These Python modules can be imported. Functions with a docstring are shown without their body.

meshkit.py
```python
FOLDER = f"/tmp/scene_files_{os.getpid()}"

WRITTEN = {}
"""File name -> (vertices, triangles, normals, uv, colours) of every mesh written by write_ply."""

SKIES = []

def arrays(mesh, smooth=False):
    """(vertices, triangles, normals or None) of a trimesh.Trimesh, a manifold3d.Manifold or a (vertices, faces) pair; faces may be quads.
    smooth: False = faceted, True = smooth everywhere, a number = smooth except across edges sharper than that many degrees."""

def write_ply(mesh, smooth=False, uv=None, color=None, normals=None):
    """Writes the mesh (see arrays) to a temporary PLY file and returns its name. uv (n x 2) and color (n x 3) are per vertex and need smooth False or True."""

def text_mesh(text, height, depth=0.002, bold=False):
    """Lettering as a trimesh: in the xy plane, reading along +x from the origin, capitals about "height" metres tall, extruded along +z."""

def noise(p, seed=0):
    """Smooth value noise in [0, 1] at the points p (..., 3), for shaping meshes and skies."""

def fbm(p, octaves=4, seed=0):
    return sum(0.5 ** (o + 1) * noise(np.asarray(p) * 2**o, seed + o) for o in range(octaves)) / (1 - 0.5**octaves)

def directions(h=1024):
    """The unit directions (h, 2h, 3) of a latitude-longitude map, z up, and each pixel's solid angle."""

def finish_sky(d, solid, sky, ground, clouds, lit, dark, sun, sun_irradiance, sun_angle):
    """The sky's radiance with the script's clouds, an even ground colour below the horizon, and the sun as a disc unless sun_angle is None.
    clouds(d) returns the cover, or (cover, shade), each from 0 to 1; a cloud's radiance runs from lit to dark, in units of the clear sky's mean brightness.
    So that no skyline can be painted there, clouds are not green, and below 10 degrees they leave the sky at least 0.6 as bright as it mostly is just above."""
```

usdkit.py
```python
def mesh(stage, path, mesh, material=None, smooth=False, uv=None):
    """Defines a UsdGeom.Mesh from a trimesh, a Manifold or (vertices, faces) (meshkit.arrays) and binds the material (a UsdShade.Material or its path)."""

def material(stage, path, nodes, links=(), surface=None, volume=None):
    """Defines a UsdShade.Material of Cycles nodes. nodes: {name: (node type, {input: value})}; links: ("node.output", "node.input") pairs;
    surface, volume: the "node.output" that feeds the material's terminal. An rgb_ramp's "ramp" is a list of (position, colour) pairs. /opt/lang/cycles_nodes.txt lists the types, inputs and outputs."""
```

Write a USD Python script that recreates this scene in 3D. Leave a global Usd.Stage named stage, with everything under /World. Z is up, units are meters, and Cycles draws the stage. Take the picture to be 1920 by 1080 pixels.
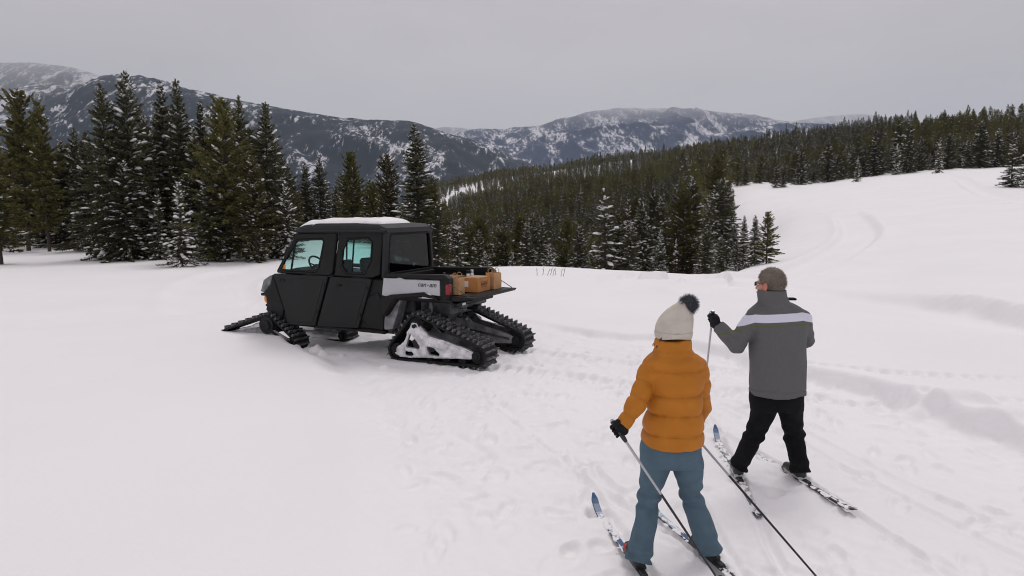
import math, random
import numpy as np, trimesh, manifold3d as m3, usdkit, meshkit
from scipy.interpolate import PchipInterpolator, RegularGridInterpolator
from scipy.spatial import cKDTree
from shapely.geometry import Polygon, LineString, box as sbox
from pxr import Usd, UsdGeom, UsdLux, UsdShade, Gf, Sdf, Vt

stage = Usd.Stage.CreateInMemory()
UsdGeom.SetStageUpAxis(stage, UsdGeom.Tokens.z)
UsdGeom.SetStageMetersPerUnit(stage, 1.0)
UsdGeom.Xform.Define(stage, '/World')
UsdGeom.Scope.Define(stage, '/World/Looks')

# ------------------------------------------------------------------ camera, sky, sun, exposure
EYE = np.array([0.0, 0.0, 2.3]); FPX = 1280.0; HOR = 389.0
PITCH = math.atan((540 - HOR) / FPX)
cam = UsdGeom.Camera.Define(stage, '/World/camera')
cam.AddTranslateOp().Set(Gf.Vec3d(*EYE)); cam.AddRotateXOp().Set(90 - math.degrees(PITCH))
cam.CreateHorizontalApertureAttr(36.0); cam.CreateVerticalApertureAttr(20.25); cam.CreateFocalLengthAttr(24.0)
cam.CreateClippingRangeAttr(Gf.Vec2f(0.1, 60000)); cam.CreateExposureAttr(0.05)

SUN_EL, SUN_ROT = math.radians(60), math.radians(22)      # behind the cloud, ahead of the camera and a little to the right
SKY_GAIN = 1.0
sky = UsdLux.DomeLight.Define(stage, '/World/sky')
skym = usdkit.material(stage, '/World/Looks/overcast_sky', {
    'pos': ('geometry', {}),
    'sep': ('separate_xyz', {}),
    'st': ('sky_texture', {'sky_type': 'single_scattering', 'sun_disc': False, 'sun_elevation': SUN_EL, 'sun_rotation': SUN_ROT}),
    'zc': ('math', {'math_type': 'maximum', 'value2': 0.0}),
    'cie': ('math', {'math_type': 'multiply_add', 'value2': 1.8, 'value3': 5.4}),
    'stretch': ('mapping', {'scale': (1.0, 1.0, 3.2)}),
    'n1': ('noise_texture', {'scale': 1.3, 'detail': 5.0, 'roughness': 0.55}),
    'nr': ('map_range', {'from_min': 0.3, 'from_max': 0.7, 'to_min': 0.87, 'to_max': 1.11}),
    'lum': ('math', {'math_type': 'multiply'}),
    'grey': ('combine_color', {}),
    'r': ('math', {'math_type': 'multiply', 'value2': 1.0}),
    'g': ('math', {'math_type': 'multiply', 'value2': 0.924}),
    'b': ('math', {'math_type': 'multiply', 'value2': 0.946}),
    'mix': ('mix_color', {'fac': 0.97, 'use_clamp': False}),
    'bg': ('background_shader', {'strength': 0.1}),
}, [('pos.position', 'sep.vector'), ('sep.z', 'zc.value1'), ('zc.value', 'cie.value1'),
    ('pos.position', 'stretch.vector'), ('stretch.vector', 'n1.vector'), ('n1.fac', 'nr.value'),
    ('cie.value', 'lum.value1'), ('nr.result', 'lum.value2'),
    ('lum.value', 'r.value1'), ('lum.value', 'g.value1'), ('lum.value', 'b.value1'),
    ('r.value', 'grey.r'), ('g.value', 'grey.g'), ('b.value', 'grey.b'),
    ('st.color', 'mix.a'), ('grey.color', 'mix.b'), ('mix.result', 'bg.color')], surface='bg.background')
UsdShade.MaterialBindingAPI.Apply(sky.GetPrim()).Bind(skym)
sky.GetPrim().SetCustomDataByKey('kind', 'structure'); sky.GetPrim().SetCustomDataByKey('label', 'even grey overcast winter sky above the mountains')
sun = UsdLux.DistantLight.Define(stage, '/World/sun')
sun.CreateIntensityAttr(0.24); sun.CreateAngleAttr(20.0); sun.CreateNormalizeAttr(True); sun.CreateColorAttr(Gf.Vec3f(1.0, 0.96, 0.93))
sun.AddRotateZOp().Set(-math.degrees(SUN_ROT)); sun.AddRotateXOp().Set(-(90 - math.degrees(SUN_EL)))   # checked: -z axis points away from the sun

# ------------------------------------------------------------------ helpers
taken = {}
def numbered(parent, name):
    k = (parent, name); n = taken.get(k, 0); taken[k] = n + 1
    return f'{parent}/{name}' if n == 0 else f'{parent}/{name}_{n:03d}'
def tag(p, label=None, cat=None, group=None, kind=None):
    p = p.GetPrim() if hasattr(p, 'GetPrim') else p
    for k, v in (('label', label), ('category', cat), ('group', group), ('kind', kind)):
        if v: p.SetCustomDataByKey(k, v)
    return p
def thing(name, loc, label, cat, group=None, rotz=0.0, pitch=0.0):
    x = UsdGeom.Xform.Define(stage, numbered('/World', name)); x.AddTranslateOp().Set(Gf.Vec3d(*map(float, loc)))
    if rotz: x.AddRotateZOp().Set(float(rotz))
    if pitch: x.AddRotateYOp().Set(float(pitch))
    tag(x, label, cat, group); return x.GetPrim()
def put(name, mesh, mat, parent=None, smooth=False, **kw):
    if isinstance(mesh, list): mesh = trimesh.util.concatenate([tm(m) for m in mesh])
    path = numbered(str(parent.GetPath()) if parent else '/World', name)
    m = usdkit.mesh(stage, path, mesh, mat, smooth=smooth)
    if kw: tag(m, **kw)
    return m.GetPrim()
def tm(m):
    if isinstance(m, trimesh.Trimesh): return m
    v, f, _ = meshkit.arrays(m); return trimesh.Trimesh(v, f, process=False)
def sstep(x, a=0.0, b=1.0):
    t = np.clip((np.asarray(x, float) - a) / (b - a), 0, 1); return t * t * (3 - 2 * t)

fwd = np.array([0, math.cos(PITCH), -math.sin(PITCH)]); upv = np.array([0, math.sin(PITCH), math.cos(PITCH)])
def ray(px, py): return fwd + np.array([1.0, 0, 0]) * (px - 960) / FPX + upv * (540 - py) / FPX
def on_ground(px, py, z=0.0):
    d = ray(px, py); return EYE + d * (z - EYE[2]) / d[2]
def at_depth(px, py, y):
    d = ray(px, py); return EYE + d * y / d[1]
def elev_z(px, py, y): return at_depth(px, py, y)[2]

# ------------------------------------------------------------------ materials
L = '/World/Looks/'
def plain(name, col, rough=0.6, **kw):
    return usdkit.material(stage, L + name, {'p': ('principled_bsdf', {'base_color': col, 'roughness': rough, **kw})}, surface='p.BSDF')
def varied(name, c1, c2, scale=6.0, rough=0.6, bump=0.0, bscale=None, detail=4.0, obj=True, **kw):
    """two tones mixed by noise, with fine relief"""
    n = {'tc': ('texture_coordinate', {}), 'n': ('noise_texture', {'scale': scale, 'detail': detail}),
         'r': ('rgb_ramp', {'ramp': [(0.32, c1), (0.68, c2)]}), 'p': ('principled_bsdf', {'roughness': rough, **kw})}
    src = 'tc.object'
    if not obj: n['tc'] = ('geometry', {}); src = 'tc.position'
    ln = [(src, 'n.vector'), ('n.fac', 'r.fac'), ('r.color', 'p.base_color')]
    if bump:
        n['n2'] = ('noise_texture', {'scale': bscale or scale * 4, 'detail': 3.0}); n['b'] = ('bump', {'strength': 1.0, 'distance': bump})
        ln += [(src, 'n2.vector'), ('n2.fac', 'b.height'), ('b.normal', 'p.normal')]
    return usdkit.material(stage, L + name, n, ln, surface='p.BSDF')

snow_ground = usdkit.material(stage, L + 'snow_ground', {
    'g': ('geometry', {}), 'n1': ('noise_texture', {'scale': 22.0, 'detail': 5.0, 'roughness': 0.6}),
    'n2': ('noise_texture', {'scale': 0.35, 'detail': 3.0}), 'r': ('rgb_ramp', {'ramp': [(0.3, (0.86, 0.855, 0.87)), (0.7, (0.90, 0.89, 0.90))]}),
    'b': ('bump', {'strength': 0.4, 'distance': 0.010}),
    'p': ('principled_bsdf', {'roughness': 0.62, 'specular_ior_level': 0.25})},
    [('g.position', 'n1.vector'), ('g.position', 'n2.vector'), ('n2.fac', 'r.fac'), ('r.color', 'p.base_color'), ('n1.fac', 'b.height'), ('b.normal', 'p.normal')], surface='p.BSDF')
snow_load = varied('snow_load', (0.84, 0.84, 0.86), (0.90, 0.89, 0.90), 9.0, 0.7, bump=0.01, bscale=30)
bark = varied('bark', (0.03, 0.024, 0.02), (0.075, 0.06, 0.05), 14.0, 0.9, bump=0.01)

def foliage(name, dark, light, tip):
    return usdkit.material(stage, L + name, {
        'tc': ('texture_coordinate', {}), 'oi': ('object_info', {}),
        'n': ('noise_texture', {'scale': 2.2, 'detail': 4.0, 'roughness': 0.7}),
        'r': ('rgb_ramp', {'ramp': [(0.28, dark), (0.55, light), (0.8, tip)]}),
        'hv': ('map_range', {'from_min': 0.0, 'from_max': 1.0, 'to_min': 0.75, 'to_max': 1.45}),
        'hh': ('map_range', {'from_min': 0.0, 'from_max': 1.0, 'to_min': 0.48, 'to_max': 0.515}),
        'hs': ('hsv', {'saturation': 1.0}),
        'd': ('principled_bsdf', {'roughness': 0.75, 'specular_ior_level': 0.2}), 't': ('translucent_bsdf', {}), 'm': ('mix_closure', {'fac': 0.34})},
        [('tc.object', 'n.vector'), ('n.fac', 'r.fac'), ('r.color', 'hs.color'), ('oi.random', 'hv.value'), ('hv.result', 'hs.value'), ('oi.random', 'hh.value'), ('hh.result', 'hs.hue'),
         ('hs.color', 'd.base_color'), ('hs.color', 't.color'), ('d.BSDF', 'm.closure1'), ('t.BSDF', 'm.closure2')], surface='m.closure')
spruce_green = foliage('spruce_green', (0.058, 0.060, 0.036), (0.106, 0.106, 0.058), (0.18, 0.168, 0.09))
pine_green = foliage('pine_green', (0.064, 0.068, 0.030), (0.135, 0.125, 0.046), (0.20, 0.178, 0.068))
dead_brown = foliage('dead_brown', (0.045, 0.028, 0.020), (0.085, 0.045, 0.030), (0.12, 0.07, 0.04))

# ------------------------------------------------------------------ the ground: one snow sheet from under the camera to the horizon
# each column: picture column -> (distance, height) of the bare ground, read off the photograph
def zz(px, d, py, drop=0.0): return elev_z(px, py, d) - drop
COLS = {
    -2200: [(2, 0), (30, .3), (60, .6), (150, -2), (400, -30), (1500, -150)],
    -200: [(2, 0), (20, 0), (34, 0.1), (55, 0.8), (90, 0.0), (180, -8), (500, -50), (1500, -150)],
    0: [(2, 0), (20, 0), (34, zz(0, 34, 480)), (52, zz(0, 52, 445)), (90, 0.0), (180, -8), (500, -50), (1500, -150)],
    300: [(2, 0), (20, 0), (30, zz(300, 30, 488)), (48, zz(300, 48, 450)), (90, -1.0), (180, -10), (500, -50), (1500, -150)],
    500: [(2, 0), (20, 0), (30, -.02), (48, 0.0), (60, -0.8), (120, -8), (400, -45), (1500, -140)],
    600: [(2, 0), (20, 0), (30, -.02), (50, zz(600, 50, 450)), (60, -1.0), (120, -9), (400, -45), (1500, -140)],
    690: [(2, 0), (20, 0), (30, -.02), (46, zz(690, 46, 458)), (58, -1.6), (120, -10), (400, -40), (1500, -140)],
    760: [(2, 0), (18, 0), (28, -.02), (36, -.35), (60, -3.6), (110, -10), (300, -18), (1000, 5), (1500, -140)],
    830: [(2, 0), (18, 0), (26, -.03), (40, -2.4), (60, -4.6), (100, -11), (250, -10), (500, zz(830, 500, 366, 10)), (1000, zz(830, 1000, 340, 10)), (1150, 20), (1700, -130)],
    1000: [(2, 0), (18, 0), (26, zz(1000, 26, 501)), (38, -2.0), (60, -5), (100, -9), (180, -8), (300, zz(1000, 300, 362, 10)), (550, zz(1000, 550, 330, 10)), (900, zz(1000, 900, 313, 10)), (1050, 45), (1700, -130)],
    1200: [(2, 0), (18, -.05), (23.5, zz(1200, 23.5, 512)), (36, -1.9), (60, -4.2), (100, -6.5), (150, zz(1200, 150, 372, 9.5)), (300, zz(1200, 300, 328, 10)), (500, zz(1200, 500, 300, 10)), (760, zz(1200, 760, 285, 10)), (900, 50), (1700, -130)],
    1340: [(2, 0), (17, -.05), (23.5, zz(1340, 23.5, 519)), (36, -1.9), (60, zz(1340, 60, 492)), (90, zz(1340, 90, 430)), (130, zz(1340, 130, 352)), (300, zz(1340, 300, 305, 10)), (640, zz(1340, 640, 272, 10)), (800, 40), (1700, -130)],
    1400: [(2, 0), (17, 0), (25, zz(1400, 25, 514)), (40, zz(1400, 40, 490)), (60, zz(1400, 60, 462)), (90, zz(1400, 90, 395)), (130, zz(1400, 130, 347)), (300, zz(1400, 300, 296, 10)), (600, zz(1400, 600, 265, 10)), (760, 40), (1700, -130)],
    1500: [(2, 0), (17, zz(1500, 17, 558)), (25, zz(1500, 25, 503)), (40, zz(1500, 40, 455)), (70, zz(1500, 70, 395)), (130, zz(1500, 130, 345)), (280, zz(1500, 280, 285, 10)), (540, zz(1500, 540, 250, 10)), (680, 40), (1700, -120)],
    1650: [(2, 0), (14, .0), (18, zz(1650, 18, 545)), (28, zz(1650, 28, 470)), (50, zz(1650, 50, 402)), (90, zz(1650, 90, 350)), (130, zz(1650, 130, 328)), (250, zz(1650, 250, 255, 10)), (430, zz(1650, 430, 227, 10)), (560, 38), (1700, -120)],
    1870: [(2, 0), (12.5, .0), (16, zz(1870, 16, 545)), (24, zz(1870, 24, 465)), (45, zz(1870, 45, 390)), (80, zz(1870, 80, 340)), (120, zz(1870, 120, 314)), (200, zz(1870, 200, 245, 10)), (300, zz(1870, 300, 204, 10)), (420, 34), (1700, -120)],
    2600: [(2, 0), (11, .0), (16, .8), (30, 2.2), (60, 5), (110, 10), (200, 18), (300, 34), (500, 34), (1700, -120)],
    4200: [(2, 0), (11, .0), (30, 2.0), (110, 8), (300, 20), (500, 24), (1700, -120)],
}
RG = np.geomspace(1.0, 2600.0, 260)
_az, _rows = [], []
for px, pts in sorted(COLS.items()):
    th = math.atan((px - 960) / FPX * math.cos(PITCH) / 1.0)
    d, z = np.array(pts).T; r = d / math.cos(th)
    f = PchipInterpolator(np.log(r), z, extrapolate=False)
    q = np.clip(np.log(RG), math.log(r[0]), math.log(r[-1]))
    _az.append(th); _rows.append(f(q))
_az = np.array(_az); _rows = np.array(_rows)
AZG = np.linspace(_az[0], _az[-1], 240)
MAC = PchipInterpolator(_az, _rows, axis=0)(AZG)
_mac = RegularGridInterpolator((AZG, np.log(RG)), MAC, bounds_error=False, fill_value=None)
def macro(x, y):
    x, y = np.asarray(x, float), np.asarray(y, float)
    th = np.arctan2(x, y); r = np.hypot(x, y)
    back = sstep(np.abs(th), 1.4, 2.4)
    z = _mac(np.stack([np.clip(th, AZG[0], AZG[-1]), np.log(np.clip(r, RG[0], RG[-1]))], -1))
    return z * (1 - back) + back * (-np.maximum(r - 30, 0) ** 1.0 * 0.07)
def hit(px, py, lo=3.0, hi=1500.0):
    """where the picture ray first meets the macro ground"""
    d = ray(px, py); y = np.geomspace(lo, hi, 4000); p = EYE + d[None] * (y / d[1])[:, None]
    below = np.nonzero(p[:, 2] < macro(p[:, 0], p[:, 1]))[0]
    return p[below[0]] if len(below) else None

def polyline(pix): return np.array([hit(*p)[:2] for p in pix])
def dist_to(line, x, y):
    """(distance, signed side: + on the left of the direction of travel, position along 0..1)"""
    best = np.full(x.shape, 1e9); side = np.zeros(x.shape); along = np.zeros(x.shape)
    seg = np.diff(line, axis=0); ln = np.hypot(*seg.T); cum = np.r_[0, np.cumsum(ln)] / ln.sum()
    for i, (a, s) in enumerate(zip(line[:-1], seg)):
        t = np.clip(((x - a[0]) * s[0] + (y - a[1]) * s[1]) / (s @ s), 0, 1)
        dx, dy = x - a[0] - t * s[0], y - a[1] - t * s[1]; d = np.hypot(dx, dy); m = d < best
        best = np.where(m, d, best); side = np.where(m, np.sign(s[0] * (y - a[1]) - s[1] * (x - a[0])), side); along = np.where(m, cum[i] + t * (cum[i + 1] - cum[i]), along)
    return best, side, along
def smooth_line(line, n=60):
    t = np.r_[0, np.cumsum(np.hypot(*np.diff(line, axis=0).T))]; return PchipInterpolator(t, line)(np.linspace(0, t[-1], n))
LEDGE = smooth_line(np.vstack([polyline([(470, 585), (520, 632), (560, 658), (610, 685), (655, 725), (690, 780), (715, 850), (735, 960), (748, 1075)]), [[-0.62, 1.8], [-0.6, -3]]]))
TRAIL = smooth_line(np.vstack([polyline([(700, 560), (850, 590), (990, 606), (1110, 630), (1240, 642), (1360, 668), (1480, 705), (1590, 728), (1700, 762), (1800, 800), (1915, 848)]), [[4.6, 5.0], [6.0, 3.0]]]))
BANK = smooth_line(polyline([(1440, 542), (1520, 548), (1600, 560), (1700, 572), (1800, 588), (1915, 612), (2100, 650)]))
CURVE = smooth_line(polyline([(1330, 548), (1430, 530), (1505, 506), (1570, 474), (1608, 445), (1606, 420), (1585, 400)]))
CURVE2 = smooth_line(polyline([(1740, 326), (1790, 333), (1830, 352), (1870, 367), (1918, 376), (2000, 385)]))
CURVE3 = smooth_line(polyline([(520, 505), (450, 514), (410, 532), (400, 552), (425, 580)]))
_rg = np.random.default_rng(9)
PITS = [(_rg.uniform(-1.2, 5.5), _rg.uniform(2.6, 11.5), _rg.normal(.25, .5), _rg.uniform(.09, .20), _rg.uniform(.05, .09), _rg.uniform(.008, .028)) for _ in range(420)]
GROOVES = [(.82, 4.2, -9.2, .032), (1.32, 4.2, -17.5, .032), (1.95, 5.7, 6.6, .032), (2.38, 5.75, -10.8, .032), (1.55, 5.4, 3.0, .02), (2.95, 6.0, -14.0, .02), (3.15, 6.1, -17.0, .02), (.35, 6.4, -24.0, .018)]
def nz(x, y, s, seed, oct=2):
    return meshkit.fbm(np.stack([x / s, y / s, np.zeros_like(x)], -1), oct, seed) - 0.5
def detail(x, y):
    r = np.hypot(x, y); near = 1 - sstep(r, 30, 60); z = np.zeros_like(x)
    dl, sl, al = dist_to(LEDGE, x, y); dt, st, at_ = dist_to(TRAIL, x, y)
    wob = nz(x, y, 0.5, 3) * 0.30
    left = sl * dl; left = -left + wob * 0.5            # + on the powder side (LEDGE runs toward the camera, powder on its right hand)
    amp = np.interp(al, [0, .08, .2, .35, .6, 1], [0.0, 0.12, 0.13, 0.065, 0.045, 0.035])
    soft = np.interp(al, [0, .2, .4, 1], [1.0, 1.0, 2.2, 3.0])
    powder = sstep(left / soft, -0.10, 0.16)
    z += near * amp * powder * (1 + 0.4 * np.exp(-(left / .5) ** 2)) - near * .25 * amp * np.exp(-((left + .18) / .14) ** 2)
    far = st * dt + wob * 0.6                           # + beyond the trail's edge
    amp2 = np.interp(at_, [0, .15, .35, .55, .7, 1], [0.0, 0.03, 0.05, 0.085, 0.13, 0.17])
    beyond = sstep(far, -0.06, 0.12)
    z += near * amp2 * beyond * (1 + 0.55 * np.exp(-(far - .2) ** 2 / .12))
    z -= near * 0.05 * np.exp(-((far + 0.25) / 0.22) ** 2) * np.interp(at_, [0, .4, .6, 1], [0, 0.2, 1, 1])
    trod = (1 - powder) * (1 - beyond) * (1 - sstep(r, 18, 26))
    calm = 0.45 + 0.55 * sstep(nz(x, y, 1.7, 21, 2), -0.16, 0.14)
    z += trod * calm * (0.038 * nz(x, y, 0.10, 5, 2) + 0.066 * nz(x, y, 0.30, 6, 2) + 0.05 * nz(x, y, 1.1, 7, 2))
    # grooves left along the trail by skis and tracks
    z -= trod * 0.014 * np.exp(-((np.abs(((far + 9.0) % 0.9) - 0.45)) / 0.06) ** 2) * sstep(nz(x, y, 1.3, 9), -0.05, 0.1)
    # prints of earlier steps, pole baskets and clods
    for qx, qy, qa, ql, qw, qd in PITS:
        m = (np.abs(x - qx) < .5) & (np.abs(y - qy) < .5)
        if not m.any(): continue
        dx, dy = x[m] - qx, y[m] - qy; u = dx * math.sin(qa) + dy * math.cos(qa); w = dx * math.cos(qa) - dy * math.sin(qa); e = np.sqrt((u / ql) ** 2 + (w / qw) ** 2)
        z[m] += trod[m] * (-qd * (1 - sstep(e, .55, 1.0)) + qd * .45 * np.exp(-((e - 1.15) / .22) ** 2))
    # ski grooves running back from the four skis, and older ones beside them
    for ax_, ay_, ang, dep in GROOVES:
        ca, sa = math.cos(math.radians(ang)), math.sin(math.radians(ang)); u = (x - ax_) * sa + (y - ay_) * ca; w = (x - ax_) * ca - (y - ay_) * sa + .05 * np.sin(u * .7 + ax_ * 5)
        z += near * dep * (-np.exp(-(w / .030) ** 4) + .5 * np.exp(-((np.abs(w) - .055) / .018) ** 2)) * sstep(u, -6.5, -4.5) * (1 - sstep(u, 1.6, 2.2))
    # the vehicle's own track prints
    ux, uy = math.cos(math.radians(154)), math.sin(math.radians(154)); vx = (x + .776) * ux + (y - 10.626) * uy; vy = -(x + .776) * uy + (y - 10.626) * ux
    vy = vy + .012 * np.minimum(vx, 0) ** 2
    bandm = (1 - sstep(np.abs(np.abs(vy) - .65), .15, .24)) * (1 - sstep(vx, -.6, -.2)) * sstep(vx, -9.0, -6.0) * near
    z += bandm * (-.055 + .026 * np.sin(vx * 2 * np.pi / .19) + .03 * nz(x, y, .15, 31, 1))
    sm = near * (1 - trod)
    z += sm * (0.05 * nz(x, y, 3.0, 11, 2) + 0.012 * nz(x, y, 0.7, 12, 1)) + (1 - near) * 0.25 * nz(x, y, 12.0, 14, 2)
    # powder swells at the left
    z += near * powder * 0.10 * nz(x * 0.6 + y, y, 5.0, 15, 1)
    # lumps of thrown snow by the trail's right edge
    for px, py, s, h in ((1738, 775, .24, .11), (1822, 782, .22, .12), (1690, 780, .16, .06), (1880, 815, .25, .08), (1640, 765, .15, .05)):
        p = on_ground(px, py); z += h * np.exp(-(((x - p[0]) ** 2 + ((y - p[1]) * 1.3) ** 2) / s ** 2) ** 1.5)
    for (px, py, s_, h) in ((592, 655, .10, .10), (606, 664, .08, .08), (575, 650, .07, .06), (640, 668, .06, .05), (720, 690, .07, .05), (560, 662, .05, .05), (930, 668, .06, .04), (955, 655, .07, .05)):
        p = on_ground(px, py); z += h * np.exp(-(((x - p[0]) ** 2 + (y - p[1]) ** 2) / s_ ** 2) ** 2) * (1 + 1.2 * nz(x, y, .06, 41, 2))
    # the cut bank of the old road
    db, sb, ab = dist_to(BANK, x, y); b = sb * db + nz(x, y, 1.2, 17, 3) * 0.9
    hb = np.interp(ab, [0, .12, .3, .5, .65, 1], [0.0, .05, .10, .16, .28, .32])
    z += near * hb * (sstep(b, -0.05, 0.28) - 0.8 * sstep(b, 0.4, 4.0)) - near * 0.5 * hb * np.exp(-((b + .3) / .35) ** 2)
    for (px, py, s_, h) in ((600, 628, .75, -.13), (660, 632, .6, -.06)):
        p = on_ground(px, py); z += h * np.exp(-(((x - p[0]) ** 2 + (y - p[1]) ** 2) / s_ ** 2) ** 1.5)
    # broken wind crust along the crest
    c = np.exp(-((y - 21.5 - 0.6 * nz(x, y, 2.0, 19)) / 1.3) ** 2) * sstep(x, 2.0, 4.5) * (1 - sstep(x, 7.5, 9.5))
    z += c * 0.22 * sstep(nz(x, y, 1.5, 18, 3), 0.0, 0.05)
    for line, w, dep in ((CURVE, 0.95, .20), (CURVE2, 0.8, .26), (CURVE3, 1.0, .10)):
        d, _, al = dist_to(line, x, y); z -= dep * (1 - sstep(d, w * .75, w * 1.25)) * sstep(al, 0, .1) * (1 - .7 * sstep(al, .85, 1))
        z += dep * .35 * np.exp(-((d - w * 1.3) / .25) ** 2)
    return z
def ground_z(x, y):
    x, y = np.atleast_1d(np.asarray(x, float)), np.atleast_1d(np.asarray(y, float)); return macro(x, y) + detail(x, y)

def build_ground():
    front = np.arange(-0.74, 0.745, 0.0026); rest = np.linspace(0.745, 2 * np.pi - 0.745, 110)
    az = np.r_[front, rest]
    rr = [0.5]
    while rr[-1] < 2600:
        r = rr[-1]; rr.append(r * (1.06 if r < 2.6 else 1.0048 if r < 15 else 1.009 if r < 32 else 1.022 if r < 150 else 1.04))
    rr = np.r_[rr, 4000, 7000, 10500, 14000]
    A, R = np.meshgrid(az, rr, indexing='ij'); X, Y = R * np.sin(A), R * np.cos(A)
    Z = ground_z(X.ravel(), Y.ravel()).reshape(X.shape); Z = np.where(R > 2600, -135.0, Z)
    n, m = X.shape; idx = np.arange(n * m).reshape(n, m); nxt = np.roll(idx, -1, 0)
    q = np.stack([idx[:, :-1], idx[:, 1:], nxt[:, 1:], nxt[:, :-1]], -1).reshape(-1, 4)
    f = np.vstack([q[:, [0, 2, 1]], q[:, [0, 3, 2]]])
    v = np.stack([X, Y, Z], -1).reshape(-1, 3)
    c = len(v); v = np.vstack([v, [[0, 0, float(Z[:, 0].mean())]]])
    f = np.vstack([f, np.stack([np.full(n, c), nxt[:, 0], idx[:, 0]], -1)])
    # orientation check: normals up
    t = v[f[:, 1]] - v[f[:, 0]]; u = v[f[:, 2]] - v[f[:, 0]]; up_ = np.cross(t, u)[:, 2]
    f[up_ < 0] = f[up_ < 0][:, ::-1]
    return trimesh.Trimesh(v, f, process=False)
put('snow_ground', build_ground(), snow_ground, smooth=True, kind='structure', label='white snow field with a trodden trail between powder banks')

# ------------------------------------------------------------------ mountains
def mountain_material(name, tree, cover, rime_cloud_from, rime_cloud_to, rime_cloud_amount, sx=1.0):
    """dark forest broken by snow fields, speckled where the trees thin out, paled towards the summit by rime and, in the centre, painted-in cloud"""
    return usdkit.material(stage, L + name, {
        'g': ('geometry', {}), 'sep': ('separate_xyz', {}),
        'm1': ('mapping', {'scale': (0.0060 * sx, 0.0012 * sx, 0.0034 * sx), 'rotation': (0.0, 0.45, 0.25)}),
        'm2': ('mapping', {'scale': (0.046 * sx, 0.010 * sx, 0.022 * sx)}),
        'big': ('noise_texture', {'scale': 1.0, 'detail': 5.0, 'roughness': 0.62, 'distortion': 0.6}),
        'fine': ('noise_texture', {'scale': 1.0, 'detail': 5.0, 'roughness': 0.8}),
        'steep': ('vector_math', {'math_type': 'dot_product', 'vector2': (0.55, -0.25, 0.45)}),
        'sum': ('math', {'math_type': 'multiply_add', 'value2': 1.25}),
        'ao': ('math', {'math_type': 'multiply_add', 'value2': 0.16}),  # slope direction added to the snow cover value
        'cov': ('map_range', {'from_min': cover - 0.02, 'from_max': cover + 0.08, 'to_min': 0.0, 'to_max': 1.0}),
        'fr': ('map_range', {'from_min': rime_cloud_from, 'from_max': rime_cloud_to, 'to_min': 0.0, 'to_max': rime_cloud_amount}),  # paling with height: rime, and low cloud painted into the middle mountain
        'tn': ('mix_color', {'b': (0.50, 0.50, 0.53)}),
        'mx': ('mix_color', {'a': tree, 'b': (0.66, 0.66, 0.69)}),
        'p': ('principled_bsdf', {'roughness': 0.9, 'specular_ior_level': 0.1})},
        [('g.position', 'sep.vector'), ('g.position', 'm1.vector'), ('g.position', 'm2.vector'), ('m1.vector', 'big.vector'), ('m2.vector', 'fine.vector'),
         ('g.normal', 'steep.vector1'), ('fine.fac', 'sum.value1'), ('big.fac', 'sum.value3'), ('steep.value', 'ao.value1'), ('sum.value', 'ao.value3'), ('ao.value', 'cov.value'),
         ('sep.z', 'fr.value'), ('fr.result', 'tn.fac'), ('cov.result', 'mx.fac'), ('mx.result', 'tn.a'), ('tn.result', 'p.base_color')], surface='p.BSDF')
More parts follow.
